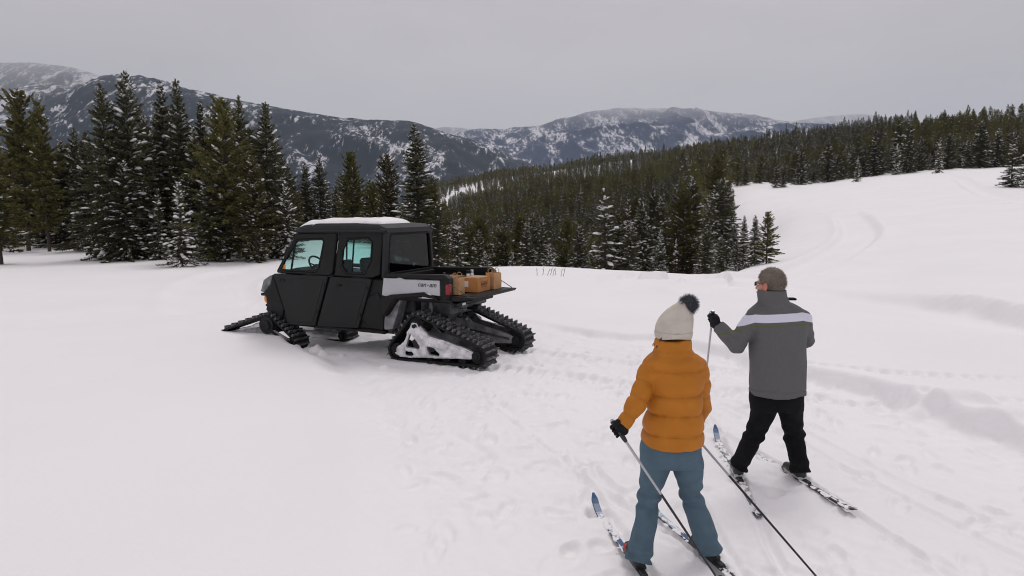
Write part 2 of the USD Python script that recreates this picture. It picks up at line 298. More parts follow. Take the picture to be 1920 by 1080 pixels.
def mountain(label, ridge, dist, foot, mat, back=0.35, rough=1.0, seed=0, na=420, nr=120):
    """ridge: picture points of the skyline; dist: (left, right) distance of the ridge; foot: distance where the slope starts"""
    ridge = np.array(ridge, float); a = np.arctan((ridge[:, 0] - 960) / FPX)
    az = np.linspace(a[0], a[-1], na); px = 960 + FPX * np.tan(az)
    py = PchipInterpolator(ridge[:, 0], ridge[:, 1])(px)
    t = np.r_[np.linspace(0, 1, nr), np.linspace(1.02, 1 + back, 14)]
    D = np.interp(px, [px[0], px[-1]], dist); top = np.array([elev_z(x, y, d) for x, y, d in zip(px, py, D)])
    A, T = np.meshgrid(az, t, indexing='ij')
    Y = foot + (D[:, None] - foot) * T; X = Y * np.tan(A)
    S = np.where(T <= 1, 1 - (1 - np.clip(T, 0, 1)) ** 1.25, 1 - (T - 1) * 1.2)
    Z = -140 + (top[:, None] + 140) * S
    sc = (D.mean() - foot) * 0.22
    P = np.stack([X / sc, Y / (sc * 1.6), np.full_like(X, 0.3)], -1)
    rid = 1 - 2 * np.abs(meshkit.fbm(P + 7.7 * seed, 4, seed + 3) - 0.5) * 2.0
    fine = meshkit.fbm(P * 9, 3, seed + 9) - 0.5
    w = np.clip(T * (1.0 - T) * 4, 0, 1)
    Z = Z + w * (top[:, None] + 140) * (0.30 * (rid - 0.75) + 0.05 * fine) * rough
    Z = Z + (fine * 0.006 * (top[:, None] + 140)) * (T > 0.9)
    n, m = X.shape; i = np.arange(n * m).reshape(n, m)
    q = np.stack([i[:-1, :-1], i[1:, :-1], i[1:, 1:], i[:-1, 1:]], -1).reshape(-1, 4)
    return put('mountain', (np.stack([X, Y, Z], -1).reshape(-1, 3), q), mat, smooth=True, kind='structure', label=label)
mt_left = mountain_material('mountain_forest_left', (0.030, 0.039, 0.056), 1.31, 500, 1000, 0.30, 1.5)
mt_dome = mountain_material('mountain_forest_dome', (0.028, 0.036, 0.048), 1.235, 650, 1130, 0.8, 1.5)
mt_mid = mountain_material('mountain_forest_middle', (0.024, 0.038, 0.092), 1.235, 780, 1180, 0.9, 1.1)  # pale summit colour stands in for low cloud, no cloud is built
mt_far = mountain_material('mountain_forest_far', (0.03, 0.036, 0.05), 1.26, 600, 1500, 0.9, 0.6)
mountain('long forested mountain ridge falling from left to centre with snowy clearings', [(-6000, 330), (-3500, 240), (-1800, 120), (-900, 60), (-300, 150), (-60, 215), (60, 205), (130, 180), (185, 155), (232, 145), (300, 147), (370, 170), (440, 184), (520, 199), (600, 213), (690, 226), (765, 229), (800, 238), (850, 254), (900, 268), (960, 292), (1020, 318), (1100, 350), (1250, 385)], (3800, 3400), 1500, mt_left, seed=1, na=900, nr=160)
mountain('pale rimed round summit behind the left ridge', [(-900, 40), (-400, 90), (-100, 118), (0, 121), (90, 119), (140, 123), (180, 132), (225, 148), (300, 190), (420, 260)], (5600, 5200), 3000, mt_dome, seed=2)
mountain('broad blue snow-patched mountain in the centre with cloud painted on its top', [(760, 330), (830, 262), (880, 247), (940, 243), (1000, 238), (1050, 223), (1110, 213), (1170, 206), (1260, 203), (1330, 209), (1400, 219), (1480, 229), (1540, 237), (1600, 250), (1700, 285), (1850, 330)], (8200, 8600), 3600, mt_mid, seed=3, na=600, nr=180)
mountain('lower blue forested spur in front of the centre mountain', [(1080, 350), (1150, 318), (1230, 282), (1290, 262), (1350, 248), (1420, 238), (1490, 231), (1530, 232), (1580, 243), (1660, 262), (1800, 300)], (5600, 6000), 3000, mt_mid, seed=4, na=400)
mountain('faint far hazy mountain in the gap between the ridges', [(700, 300), (800, 246), (840, 238), (880, 241), (930, 246), (1000, 270)], (11500, 11500), 9000, mt_far, seed=5, na=120, nr=50, rough=.5)
mountain('faint grey far mountain fading into cloud above the right forest', [(1380, 300), (1450, 236), (1530, 219), (1600, 214), (1660, 222), (1760, 240), (1900, 290)], (11000, 11000), 8600, mt_far, seed=6, na=160, nr=50, rough=.5)
HAZE_MESH = trimesh.creation.box(bounds=[[-14500, -14500, -420], [14500, 14500, 2300]])
haze_mat = usdkit.material(stage, L + 'haze_air', {'v': ('principled_volume', {'color': (0.73, 0.86, 1.0), 'density': 5.2e-5, 'anisotropy': 0.0})}, volume='v.volume')
put('haze', HAZE_MESH, haze_mat, kind='stuff', label='thin cold haze filling the valley air')

# ------------------------------------------------------------------ conifers
def unit(v): return v / np.maximum(np.linalg.norm(v, axis=-1, keepdims=True), 1e-9)
def tapered(pts, rad, n=7):
    pts = np.asarray(pts, float); rad = np.asarray(rad, float); k = len(pts)
    d = unit(np.gradient(pts, axis=0)); ref = np.where(np.abs(d[:, 2:3]) > .9, [[1.0, 0, 0]], [[0, 0, 1.0]])
    a = unit(np.cross(d, ref)); b = np.cross(d, a); t = np.linspace(0, 2 * np.pi, n, endpoint=False)
    v = pts[:, None] + rad[:, None, None] * (np.cos(t)[None, :, None] * a[:, None] + np.sin(t)[None, :, None] * b[:, None])
    i = np.arange(k * n).reshape(k, n); j = np.roll(i, -1, 1)
    q = np.stack([i[:-1], j[:-1], j[1:], i[1:]], -1).reshape(-1, 4)
    f = np.vstack([q[:, [0, 1, 2]], q[:, [0, 2, 3]]])
    c = len(v) * n; v = np.vstack([v.reshape(-1, 3), pts[:1], pts[-1:]])
    f = np.vstack([f, np.stack([np.full(n, c), j[0], i[0]], -1), np.stack([np.full(n, c + 1), i[-1], j[-1]], -1)])
    return trimesh.Trimesh(v, f, process=False)

def conifer(seed, H=8.0, R=1.5, kind='spruce', bole=0.04, snow=0.4, dens=1.0, leaf=1.0, step=0.19, lod=1.0, clump=0.0):
    """(trunk, crown, snow) meshes of one conifer standing at the origin"""
    rg = np.random.default_rng(seed); pine = kind == 'pine'
    lean = rg.normal(0, .012, 2)
    tz = np.linspace(0, H, 9); bend = np.stack([lean[0] * tz + .05 * np.sin(tz / H * 4 + seed), lean[1] * tz + .05 * np.cos(tz / H * 3 + seed * 2) - .05 * math.cos(seed * 2), tz], -1)
    r0 = 0.010 * H + 0.02
    trunk = [tapered(np.vstack([bend[0] - [0, 0, .6], bend]), np.r_[r0 * 1.15, r0 * (1 - tz / H * .96) ** 1.0 + .006], 7)]
    S, D, W, LN = [], [], [], []
    blobs, dust = [], []
    gap = rg.uniform(0, 2 * np.pi)
    z = H * bole + rg.uniform(0, .15)
    while z < H * 0.985:
        t = z / H; u = (t - bole) / (1 - bole)
        if pine: rad = R * (min(1, (u + .10) / .30) ** .5) * (1 - u) ** .62
        else: rad = R * (min(1, (u + .14) / .16) ** .5) * (1 - u) ** .88 + .05
        n = int(rg.integers(4, 8)) if u < .9 else 4
        a0 = rg.uniform(0, 2 * np.pi)
        for k in range(n):
            az = a0 + 2 * np.pi * k / n + rg.normal(0, .3)
            ln = rad * rg.uniform(.5, 1.15) * (1 + clump * math.sin(az * 2 + z * 1.7 + gap) ) * (rg.uniform(.45, 1.15) if pine else 1)
            if ln < .05: continue
            if pine: inc = np.interp(u, [0, .5, 1], [-.05, .35, 1.1]) + rg.normal(0, .15); droop = .12
            else: inc = np.interp(u, [0, .35, .8, 1], [-.32, -.12, .45, 1.2]) + rg.normal(0, .1); droop = .30
            o = np.array([np.interp(z, tz, bend[:, 0]), np.interp(z, tz, bend[:, 1]), z + rg.normal(0, .05)])
            h = np.array([math.cos(az), math.sin(az), 0]); side = np.array([-h[1], h[0], 0])
            curve = rg.normal(0, .12)
            def P(s):
                s = np.asarray(s, float)[:, None]
                return o + ln * (h * s * (1 - .08 * s) + side * curve * s * s + np.array([0, 0, 1]) * (inc * s - droop * s * (1 - s * .85) * (1 - u)))
            N = max(5, int(dens * lod * ln / (.019 if not pine else .021)))
            s = rg.uniform(.06, 1.0, N) ** (.75 if not pine else .55)
            p = P(s); q = P(np.minimum(s + .03, 1.05)); al = unit(q - p)
            ang = rg.uniform(.1, 1.45, N) * rg.choice([-1, 1], N)
            ca, sa = np.cos(ang)[:, None], np.sin(ang)[:, None]
            lat = unit(np.cross(al, [0, 0, 1.0]))
            dirs = al * ca + lat * sa + np.array([0, 0, 1.0]) * (rg.normal(-.05 if not pine else .25, .42 if not pine else .5, N))[:, None]
            S.append(p); D.append(unit(dirs)); LN.append(leaf * rg.uniform(.09, .2, N) * (1.25 - .5 * s) * (1.0 if not pine else 1.1) * min(1, .45 + ln)); W.append(leaf * rg.uniform(.022, .042, N))
            # wood
            if lod > .6 and ln > .35:
                e = P(np.array([0, .5, .85])); trunk.append(tapered(e, np.array([.018, .012, .005]) * (.5 + ln * .6), 3))
            if rg.random() < snow * np.interp(u, [0, .3, .6, 1], [1.5, 1.1, .7, .6]):
                if lod > .6:
                    pick = rg.random(N) < rg.uniform(.02, .34); dust.append(np.stack([p[pick], unit(dirs)[pick], LN[-1][pick, None] * [1, 1, 1], W[-1][pick, None] * [1, 1, 1]], 1))
                for _ in range(int(rg.integers(1, 5 if lod > .6 else 3))):
                    s0 = rg.uniform(.30, .98); c = P(np.array([s0]))[0]; e = P(np.array([min(1, s0 + .1)]))[0] - c
                    L_ = .06 + .16 * rg.random() ** 1.6 * (1 + .12 / lod - .12) * rg.choice([.7, 1, 1.25]) * (1 if u < .8 else .5); blobs.append((c + [0, 0, .015], unit(e), L_, L_ * rg.uniform(.45, .85), L_ * rg.uniform(.28, .5)))
        z += step * rg.uniform(.75, 1.25) * (1 - .35 * u)
    # leader
    N = 30; zt = rg.uniform(H * .93, H * 1.0, N); S.append(np.stack([np.full(N, bend[-1, 0]), np.full(N, bend[-1, 1]), zt], -1)); aa = rg.uniform(0, 2 * np.pi, N)
    D.append(unit(np.stack([np.cos(aa) * .6, np.sin(aa) * .6, np.full(N, .8)], -1))); LN.append(leaf * rg.uniform(.07, .14, N)); W.append(np.full(N, leaf * .03))
    S, D, LN, W = np.vstack(S), np.vstack(D), np.concatenate(LN), np.concatenate(W)
    roll = rg.normal(0, .8, len(S)); ref = unit(np.cross(D, np.array([0, 0, 1.0]) + rg.normal(0, .05, (len(S), 3)))); nn = np.cross(ref, D)
    wv = (ref * np.cos(roll)[:, None] + nn * np.sin(roll)[:, None]) * W[:, None]
    sag = np.array([0, 0, -1.0]) * (LN * .12)[:, None]
    v = np.stack([S, S + D * (LN * .45)[:, None] + wv, S + D * LN[:, None] + sag, S + D * (LN * .45)[:, None] - wv], 1).reshape(-1, 3)
    i = np.arange(len(S)) * 4; f = np.vstack([np.stack([i, i + 1, i + 2], -1), np.stack([i, i + 2, i + 3], -1)])
    crown = trimesh.Trimesh(v, f, process=False)
    sv, sf = [], []; m = 6; t = np.linspace(0, 2 * np.pi, m, endpoint=False)
    for c, e, a, b, hgt in blobs:
        l = unit(np.cross([0, 0, 1.0], e)); rr = rg.uniform(.7, 1.25, m)[:, None]
        ring = c + rr * (np.cos(t)[:, None] * e * a + np.sin(t)[:, None] * l * b) - [0, 0, hgt * .25]
        ring2 = c + .62 * rr * (np.cos(t)[:, None] * e * a + np.sin(t)[:, None] * l * b) + [0, 0, hgt * .6]
        base = len(sv) * (2 * m + 2); sv.append(np.vstack([ring, ring2, [c + [0, 0, hgt]], [c - [0, 0, hgt * .5]]]))
        for k in range(m):
            j = (k + 1) % m; sf += [(base + k, base + j, base + m + j), (base + k, base + m + j, base + m + k), (base + m + k, base + m + j, base + 2 * m), (base + j, base + k, base + 2 * m + 1)]
    if dust:      # snow dust lying along single twigs
        q = np.vstack(dust); a_, d_, l_, w_ = q[:, 0] + [0, 0, .02], q[:, 1], q[:, 2] * .8, q[:, 3] * .8; s_ = unit(np.cross(d_, [0, 0, 1.0]))
        qv = np.stack([a_, a_ + d_ * l_ * .4 + s_ * w_, a_ + d_ * l_, a_ + d_ * l_ * .4 - s_ * w_], 1).reshape(-1, 3); k0 = len(sv) * (2 * m + 2); sv.append(qv)
        i = k0 + np.arange(len(q)) * 4; sf += np.vstack([np.stack([i, i + 1, i + 2], -1), np.stack([i, i + 2, i + 3], -1)]).tolist()
    load = trimesh.Trimesh(np.vstack(sv), np.array(sf), process=False) if sv else None
    return trimesh.util.concatenate(trunk), crown, load

def tree_class(path, meshes, leafm, snow_smooth=True):
    c = stage.CreateClassPrim(path); x = UsdGeom.Xform.Define(stage, path + '/form') if False else None
    c.SetTypeName('Xform')
    put('trunk', meshes[0], bark, c, smooth=True); put('crown', meshes[1], leafm, c)
    if meshes[2] is not None: put('snow_load', meshes[2], snow_load, c, smooth=True, kind='stuff')
    return path
KINDS = {}
def kind(name, n, leafm, **kw):
    KINDS[name] = [(tree_class(f'/World/{name}_kind_{i:03d}', conifer(100 * len(KINDS) + i, **{k: (v[i % len(v)] if isinstance(v, (list, tuple)) else v) for k, v in kw.items()}), leafm), kw['H'] if not isinstance(kw['H'], (list, tuple)) else kw['H'][i % len(kw['H'])]) for i in range(n)]
kind('spruce', 3, spruce_green, H=8.0, R=[2.35, 2.0, 2.5], kind='spruce', snow=[.62, .48, .75], dens=1.6, leaf=1.12, clump=.14)
kind('slim_spruce', 2, spruce_green, H=9.0, R=[1.6, 1.85], kind='spruce', snow=[.38, .5], dens=1.7, leaf=1.1, clump=.18)
kind('snowy_spruce', 2, spruce_green, H=5.0, R=[1.35, 1.15], kind='spruce', snow=[.75, .6], dens=1.2, step=.2, bole=.02, clump=.12)
kind('pine', 3, pine_green, H=8.5, R=[2.4, 2.05, 2.25], kind='pine', bole=[.06, .1, .03], snow=[.30, .24, .6], dens=2.0, leaf=1.2, clump=.24)
kind('bare_pine', 2, pine_green, H=9.0, R=[2.15, 1.9], kind='pine', bole=[.17, .15], snow=[.06, .08], dens=1.9, leaf=1.2, clump=.25)
kind('brown_spruce', 1, dead_brown, H=6.0, R=.9, kind='spruce', snow=.3, dens=.6, clump=.2)
kind('far_spruce', 4, spruce_green, H=10.0, R=[1.7, 1.4, 1.8, 1.25], kind='spruce', snow=[.3, .5, .2, .65], dens=1.6, leaf=2.2, step=.42, lod=.26, clump=.15)
kind('far_pine', 3, pine_green, H=10.0, R=[2.0, 1.8, 1.6], kind='pine', bole=[.15, .1, .12], snow=[.08, .14, .05], dens=1.6, leaf=2.3, step=.42, lod=.26, clump=.22)
NAMES = {'spruce': 'spruce_tree', 'slim_spruce': 'spruce_tree', 'snowy_spruce': 'snowy_spruce_tree', 'pine': 'pine_tree', 'bare_pine': 'pine_tree', 'brown_spruce': 'dead_spruce_tree'}
rt_ = np.random.default_rng(77)
placed = []
def tree(k, v, x, y, h, label, group=None, wide=1.0, rot=None, cat=None, sink=.05):
    cls, H = KINDS[k][v % len(KINDS[k])]; s = h / H; z = float(ground_z(x, y)[0]) - sink
    p = UsdGeom.Xform.Define(stage, numbered('/World', NAMES[k])); p.GetPrim().GetReferences().AddInternalReference(cls); p.GetPrim().SetInstanceable(True)
    p.AddTranslateOp().Set(Gf.Vec3d(float(x), float(y), z)); p.AddRotateZOp().Set(float(rt_.uniform(0, 360) if rot is None else rot)); p.AddScaleOp().Set(Gf.Vec3f(s * wide, s * wide, s))
    tag(p, label, cat or ('pine tree' if 'pine' in k else 'spruce tree'), group); placed.append((x, y)); return p
def tree_px(k, v, px, base, top, label, d=None, **kw):
    """a tree whose foot is at (px, base) in the photograph (or at distance d behind a crest) and whose tip is at height 'top'"""
    p = hit(px, base, hi=140.0) if d is None else None
    if d is None and p is None: d = 33.0 if px < 900 else 130.0
    if p is not None: x, y = p[0], p[1]
    else: y = d; x = at_depth(px, base, d)[0]
    z = float(ground_z(x, y)[0]); tree(k, v, x, y, elev_z(px, top, y) - z, label, **kw)

# the grove on the left, tree by tree
GROVE = [
 ('pine', 1, 2, 497, 232, 'yellow green pine cut by the left edge of the photo', 1.25),
 ('bare_pine', 0, 52, 470, 165, 'tall dark pine with bare lower trunk second in from the left edge', 1.0),
 ('bare_pine', 1, 94, 471, 188, 'dark pine close on the right of the tall pine near the left edge', .9),
 ('slim_spruce', 1, 146, 462, 238, 'lower dark spruce standing right of the pair of pines at the left', 1.0),
 ('spruce', 1, 214, 486, 155, 'tall spruce with blunt full top just left of the tallest tree of the grove', .95),
 ('spruce', 0, 252, 484, 131, 'tallest dark spruce of the left grove with its tip against the mountain', .9),
 ('slim_spruce', 0, 318, 476, 150, 'narrow spired spruce right of the tallest tree in the left grove', 1.0),
 ('slim_spruce', 1, 351, 478, 149, 'second narrow spired spruce, right of its twin in the left grove', .95),
 ('slim_spruce', 0, 388, 478, 188, 'shorter thin spruce between the twin spires and the yellow pine', 1.0),
 ('pine', 0, 428, 489, 184, 'broad yellow green pine in the middle of the left grove', 1.1),
 ('spruce', 1, 457, 480, 178, 'dark spruce peering over the right shoulder of the broad yellow pine', .8),
 ('slim_spruce', 1, 508, 484, 188, 'tall narrow spruce at the right end of the left grove', 1.15),
 ('snowy_spruce', 0, 342, 500, 338, 'small snow laden spruce in front of the twin spires', 1.05),
 ('snowy_spruce', 1, 300, 488, 352, 'small snowy spruce left of the snow laden one at the grove foot', .9),
 ('pine', 2, 482, 492, 292, 'bushy snow flecked pine at the front of the grove near the vehicle', 1.2),
 ('snowy_spruce', 0, 538, 486, 335, 'snow covered small spruce just behind the vehicle windscreen', .9),
 ('spruce', 1, 172, 470, 246, 'dark full spruce filling the gap right of the bare trunked pines', 1.1),
 ('spruce', 0, 126, 462, 262, 'shorter spruce close behind the second bare trunked pine', 1.1),
 ('spruce', 2, 284, 478, 214, 'spruce between the tallest tree and the narrow spires', 1.0),
 ('spruce', 0, 372, 480, 236, 'dark spruce wedged between the right spire and the yellow pine', 1.0),
 ('spruce', 2, 398, 490, 318, 'low dense spruce under the broad yellow pine', 1.1),
 ('spruce', 0, 240, 489, 300, 'dense low spruce with white lower boughs at the foot of the tallest tree', 1.2),
]
for k, v, px, base, top, lab, w in GROVE: tree_px(k, v, px, base, top, lab, wide=w)
# behind the vehicle
BEHIND = [
 ('spruce', 1, 577, 446, 305, 50, 'dark spruce left of a pair, above the vehicle front window', .9),
 ('spruce', 0, 602, 448, 292, 51, 'dark spruce right of a pair, above the vehicle door pillar', .9),
 ('pine', 0, 662, 455, 283, 47, 'rounded green pine rising above the vehicle roof snow', 1.0),
 ('pine', 2, 733, 470, 288, 42, 'snow flecked olive pine above the rear of the vehicle roof', 1.0),
 ('slim_spruce', 0, 786, 484, 232, 37, 'tall slim spruce standing behind the vehicle rear, alone against the mountain', 1.5),
 ('spruce', 1, 822, 490, 372, 36, 'short dark spruce at the right foot of the tall slim one', 1.0),
 ('snowy_spruce', 1, 856, 495, 398, 38, 'small snowy spruce above the cargo bed', 1.0),
 ('spruce', 2, 632, 452, 345, 52, 'low dark spruce filling behind the rounded pine', 1.0),
 ('pine', 1, 700, 460, 338, 46, 'low pine between the two pines over the vehicle roof', 1.0),
 ('spruce', 0, 556, 452, 365, 46, 'low spruce just right of the grove, behind the vehicle front', 1.0),
 ('snowy_spruce', 0, 765, 480, 350, 39, 'small snowy spruce leaning on the tall slim spruce', 1.1),
 ('pine', 1, 806, 488, 330, 41, 'olive pine tucked behind the tall slim spruce', 1.1),
]
for k, v, px, base, top, d, lab, w in BEHIND: tree_px(k, v, px, base, top, lab, d=d, wide=w)
# the stand beyond the crest in the middle
STAND = [
 ('snowy_spruce', 1, 1133, 508, 352, 40, 'big dark spruce with snow capped top in front of the middle stand', 1.25),
 ('brown_spruce', 0, 1265, 508, 446, 44, 'small reddish dead spruce in the middle stand', 1.0),
 ('pine', 1, 1342, 510, 292, 62, 'tallest olive pine at the right end of the middle stand', 1.0),
 ('slim_spruce', 1, 1362, 500, 345, 75, 'slim spruce forming the right edge of the stand against the meadow', 1.1),
 ('slim_spruce', 0, 1392, 506, 402, 30, 'thin spired spruce, left of three beside the meadow', 1.15),
 ('spruce', 1, 1413, 506, 402, 31, 'middle of the three small trees beside the meadow, behind the grey haired skier', 1.0),
 ('pine', 0, 1436, 506, 395, 30, 'right hand olive tree of three beside the meadow, with boughs to the right', 1.15),
 ('spruce', 0, 1352, 512, 440, 31, 'low dark spruce on the crest below the slim edge spruce', 1.2),
 ('spruce', 2, 1380, 512, 455, 29, 'low spruce nearest the grey haired skier at the crest', 1.3),
 ('spruce', 1, 1322, 512, 425, 41, 'small full spruce in the right front of the stand', 1.2),
 ('spruce', 0, 1180, 510, 415, 40, 'small spruce right of the snow capped one at the crest', 1.2),
 ('spruce', 2, 1085, 508, 420, 42, 'small spruce left of the snow capped one at the crest', 1.2),
 ('spruce', 0, 1290, 512, 330, 60, 'green topped spruce in the middle of the stand', .9),
 ('spruce', 1, 1222, 512, 352, 58, 'dark spruce in the stand, above the knitted hat pompom', 1.0),
 ('snowy_spruce', 0, 1030, 505, 455, 46, 'small snow laden spruce by the white gap in the stand', 1.0),
 ('pine', 0, 1190, 510, 370, 66, 'olive pine just right of the snow capped spruce', .9),
 ('spruce', 2, 1375, 510, 420, 46, 'low spreading spruce at the crest, right end of the stand', 1.0),
 ('spruce', 0, 900, 500, 430, 48, 'spruce over the paper bags on the tailgate', 1.0),
]
for k, v, px, base, top, d, lab, w in STAND: tree_px(k, v, px, base, top, lab, d=d, wide=w)
# the tree line at the top of the meadow
LINE = [
 ('snowy_spruce', 1, 1898, 349, 262, 'big snow laden spruce standing out on the meadow at the right edge', 1.45),
 ('snowy_spruce', 0, 1926, 350, 250, 'snowy spruce cut by the right edge of the photo', 1.4),
 ('spruce', 0, 1551, 338, 258, 'broad dark spruce at the meadow edge left of the tallest ones', 1.2),
 ('spruce', 1, 1606, 333, 248, 'dark full spruce in the tree line right of the broad dark one', 1.1),
 ('slim_spruce', 1, 1636, 330, 242, 'narrow dark spruce next to the full one in the tree line', 1.1),
 ('snowy_spruce', 1, 1606, 341, 292, 'small frosted spruce in front of the dark full tree', .9),
 ('slim_spruce', 0, 1681, 324, 216, 'tallest pointed spruce of the right tree line, reaching the sky', 1.2),
 ('spruce', 0, 1702, 324, 222, 'tall broad spruce right of the tallest pointed one', .9),
 ('snowy_spruce', 1, 1758, 324, 258, 'snowy spruce set forward on the meadow below the treeline notch', .8),
 ('snowy_spruce', 0, 1680, 327, 268, 'frosted spruce at the foot of the tallest pointed one', .9),
 ('slim_spruce', 0, 1455, 352, 292, 'left spire of two thin spruces at the lower end of the tree line', 1.1),
 ('slim_spruce', 1, 1468, 351, 300, 'right spire of two thin spruces at the lower end of the tree line', 1.0),
 ('spruce', 2, 1500, 346, 270, 'dark spruce with white flecks where the meadow edge bends', 1.1),
 ('spruce', 1, 1838, 240, 1, '', 1) if False else ('spruce', 0, 1838, 314, 224, 'dark rounded spruce in the right tree line left of the edge trees', 1.0),
]
for k, v, px, base, top, lab, w in LINE: tree_px(k, v, px, base, top, lab, wide=w)

# the remaining countable trees: ranks behind and between those above
ZONES = [(150, 'behind the bare trunked pines'), (235, 'left of the tallest grove tree'), (330, 'just behind the tallest grove tree'), (420, 'behind the twin spires'), (500, 'behind the broad yellow pine'), (600, 'above the vehicle windscreen'), (700, 'above the middle of the vehicle roof'), (840, 'above the rear of the vehicle cab'),
         (930, 'over the tailgate bags'), (1000, 'left of the dead stalks'), (1070, 'over the dead stalks'), (1130, 'left of the big snow capped spruce'), (1200, 'right of the big snow capped spruce'), (1265, 'over the cream hat'), (1320, 'right of the reddish dead spruce'), (1400, 'next to the open meadow'),
         (1480, 'by the two thin low spires'), (1560, 'by the broad dark spruce'), (1650, 'by the dark full spruce'), (1720, 'around the tallest pointed one'), (1800, 'over the notch'), (1880, 'under the hill top'), (3000, 'near the right edge')]
def zone(px): return next(t for lim, t in ZONES if px < lim)
def rank(n, boxes, kinds, hgt, label, group, seed, gap=1.2, tops=None):
    rg = np.random.default_rng(seed); made = 0; tries = 0
    while made < n and tries < n * 60:
        tries += 1; x0, x1, d0, d1 = boxes[rg.integers(len(boxes))]
        px = rg.uniform(x0, x1); d = d0 + (d1 - d0) * rg.random() ** 1.3; x = (px - 960) / FPX * d / math.cos(PITCH)
        if min((x - a) ** 2 + (d - b) ** 2 for a, b in placed) < (gap + .01 * d) ** 2: continue
        if abs(px - 1133) < 62 and d < 58 or abs(px - 1030) < 14: continue
        k = kinds[rg.integers(len(kinds))]; h = hgt * rg.uniform(.6, 1.15)
        if tops:
            lim = elev_z(px, np.interp(px, *tops), d) - float(ground_z(x, d)[0])
            h = min(h, max(2.0, lim * rg.uniform(.8, 1.0)))
        tree(k, int(rg.integers(3)), x, d, h * (.6 if 'snowy' in k else 1), label % {'k': 'pine' if 'pine' in k else 'snowy spruce' if 'snowy' in k else 'brown dead spruce' if 'brown' in k else 'slim spruce' if 'slim' in k else 'full spruce', 's': 'low' if h < hgt * .62 else 'tall' if h > hgt * .9 else 'middling', 'z': zone(px)}, group, wide=rg.uniform(.95, 1.35)); made += 1
rank(64, [(-40, 560, 39, 62), (225, 560, 36, 50)], ['spruce', 'slim_spruce', 'bare_pine', 'pine', 'spruce'], 7.5, '%(s)s %(k)s in the left grove, %(z)s', 'trees deep in the left grove', 5, tops=([-50, 0, 60, 130, 190, 250, 330, 430, 520, 560], [250, 235, 215, 235, 225, 200, 205, 215, 225, 320]))
rank(20, [(560, 720, 52, 68), (720, 840, 42, 60)], ['spruce', 'slim_spruce', 'pine'], 6.5, '%(s)s %(k)s behind the vehicle, %(z)s', 'trees behind the vehicle', 6, tops=([560, 620, 700, 760, 830], [345, 320, 320, 310, 370]))
rank(90, [(840, 1368, 44, 84)], ['spruce', 'slim_spruce', 'spruce', 'pine', 'snowy_spruce', 'pine', 'spruce', 'slim_spruce', 'snowy_spruce', 'spruce', 'brown_spruce'], 8.5, '%(s)s %(k)s in the middle stand, %(z)s', 'front trees of the middle stand', 7, tops=([840, 950, 1050, 1130, 1250, 1340, 1368], [408, 398, 392, 380, 345, 315, 345]))
LINE_D = ([1340, 1368, 1440, 1500, 1560, 1650, 1740, 1830, 1900, 1990], [72, 126, 134, 134, 132, 132, 128, 122, 130, 132])
def line_rank(n, seed):
    rg = np.random.default_rng(seed); made = 0
    while made < n:
        px = rg.uniform(1366, 1985); d = np.interp(px, *LINE_D) + 1 + 26 * rg.random() ** 1.6; x = (px - 960) / FPX * d / math.cos(PITCH)
        if min((x - a) ** 2 + (d - b) ** 2 for a, b in placed) < 1.9 ** 2: continue
        k = ['spruce', 'slim_spruce', 'spruce', 'snowy_spruce', 'pine'][rg.integers(5)]; hh = rg.uniform(3.5, 10.5) * (.6 if 'snowy' in k else 1) * np.interp(px, [1420, 1520, 1600, 1700], [.55, .62, .75, .85])
        tree(k, int(rg.integers(3)), x, d, hh, '%s %s in the meadow tree line, %s' % ('low' if hh < 5.5 else 'tall' if hh > 8 else 'middling', {'pine': 'pine', 'slim_spruce': 'slim spruce', 'snowy_spruce': 'snowy spruce'}.get(k, 'full spruce'), zone(px)), 'trees of the meadow tree line', wide=rg.uniform(1.0, 1.35)); made += 1
line_rank(104, 8)

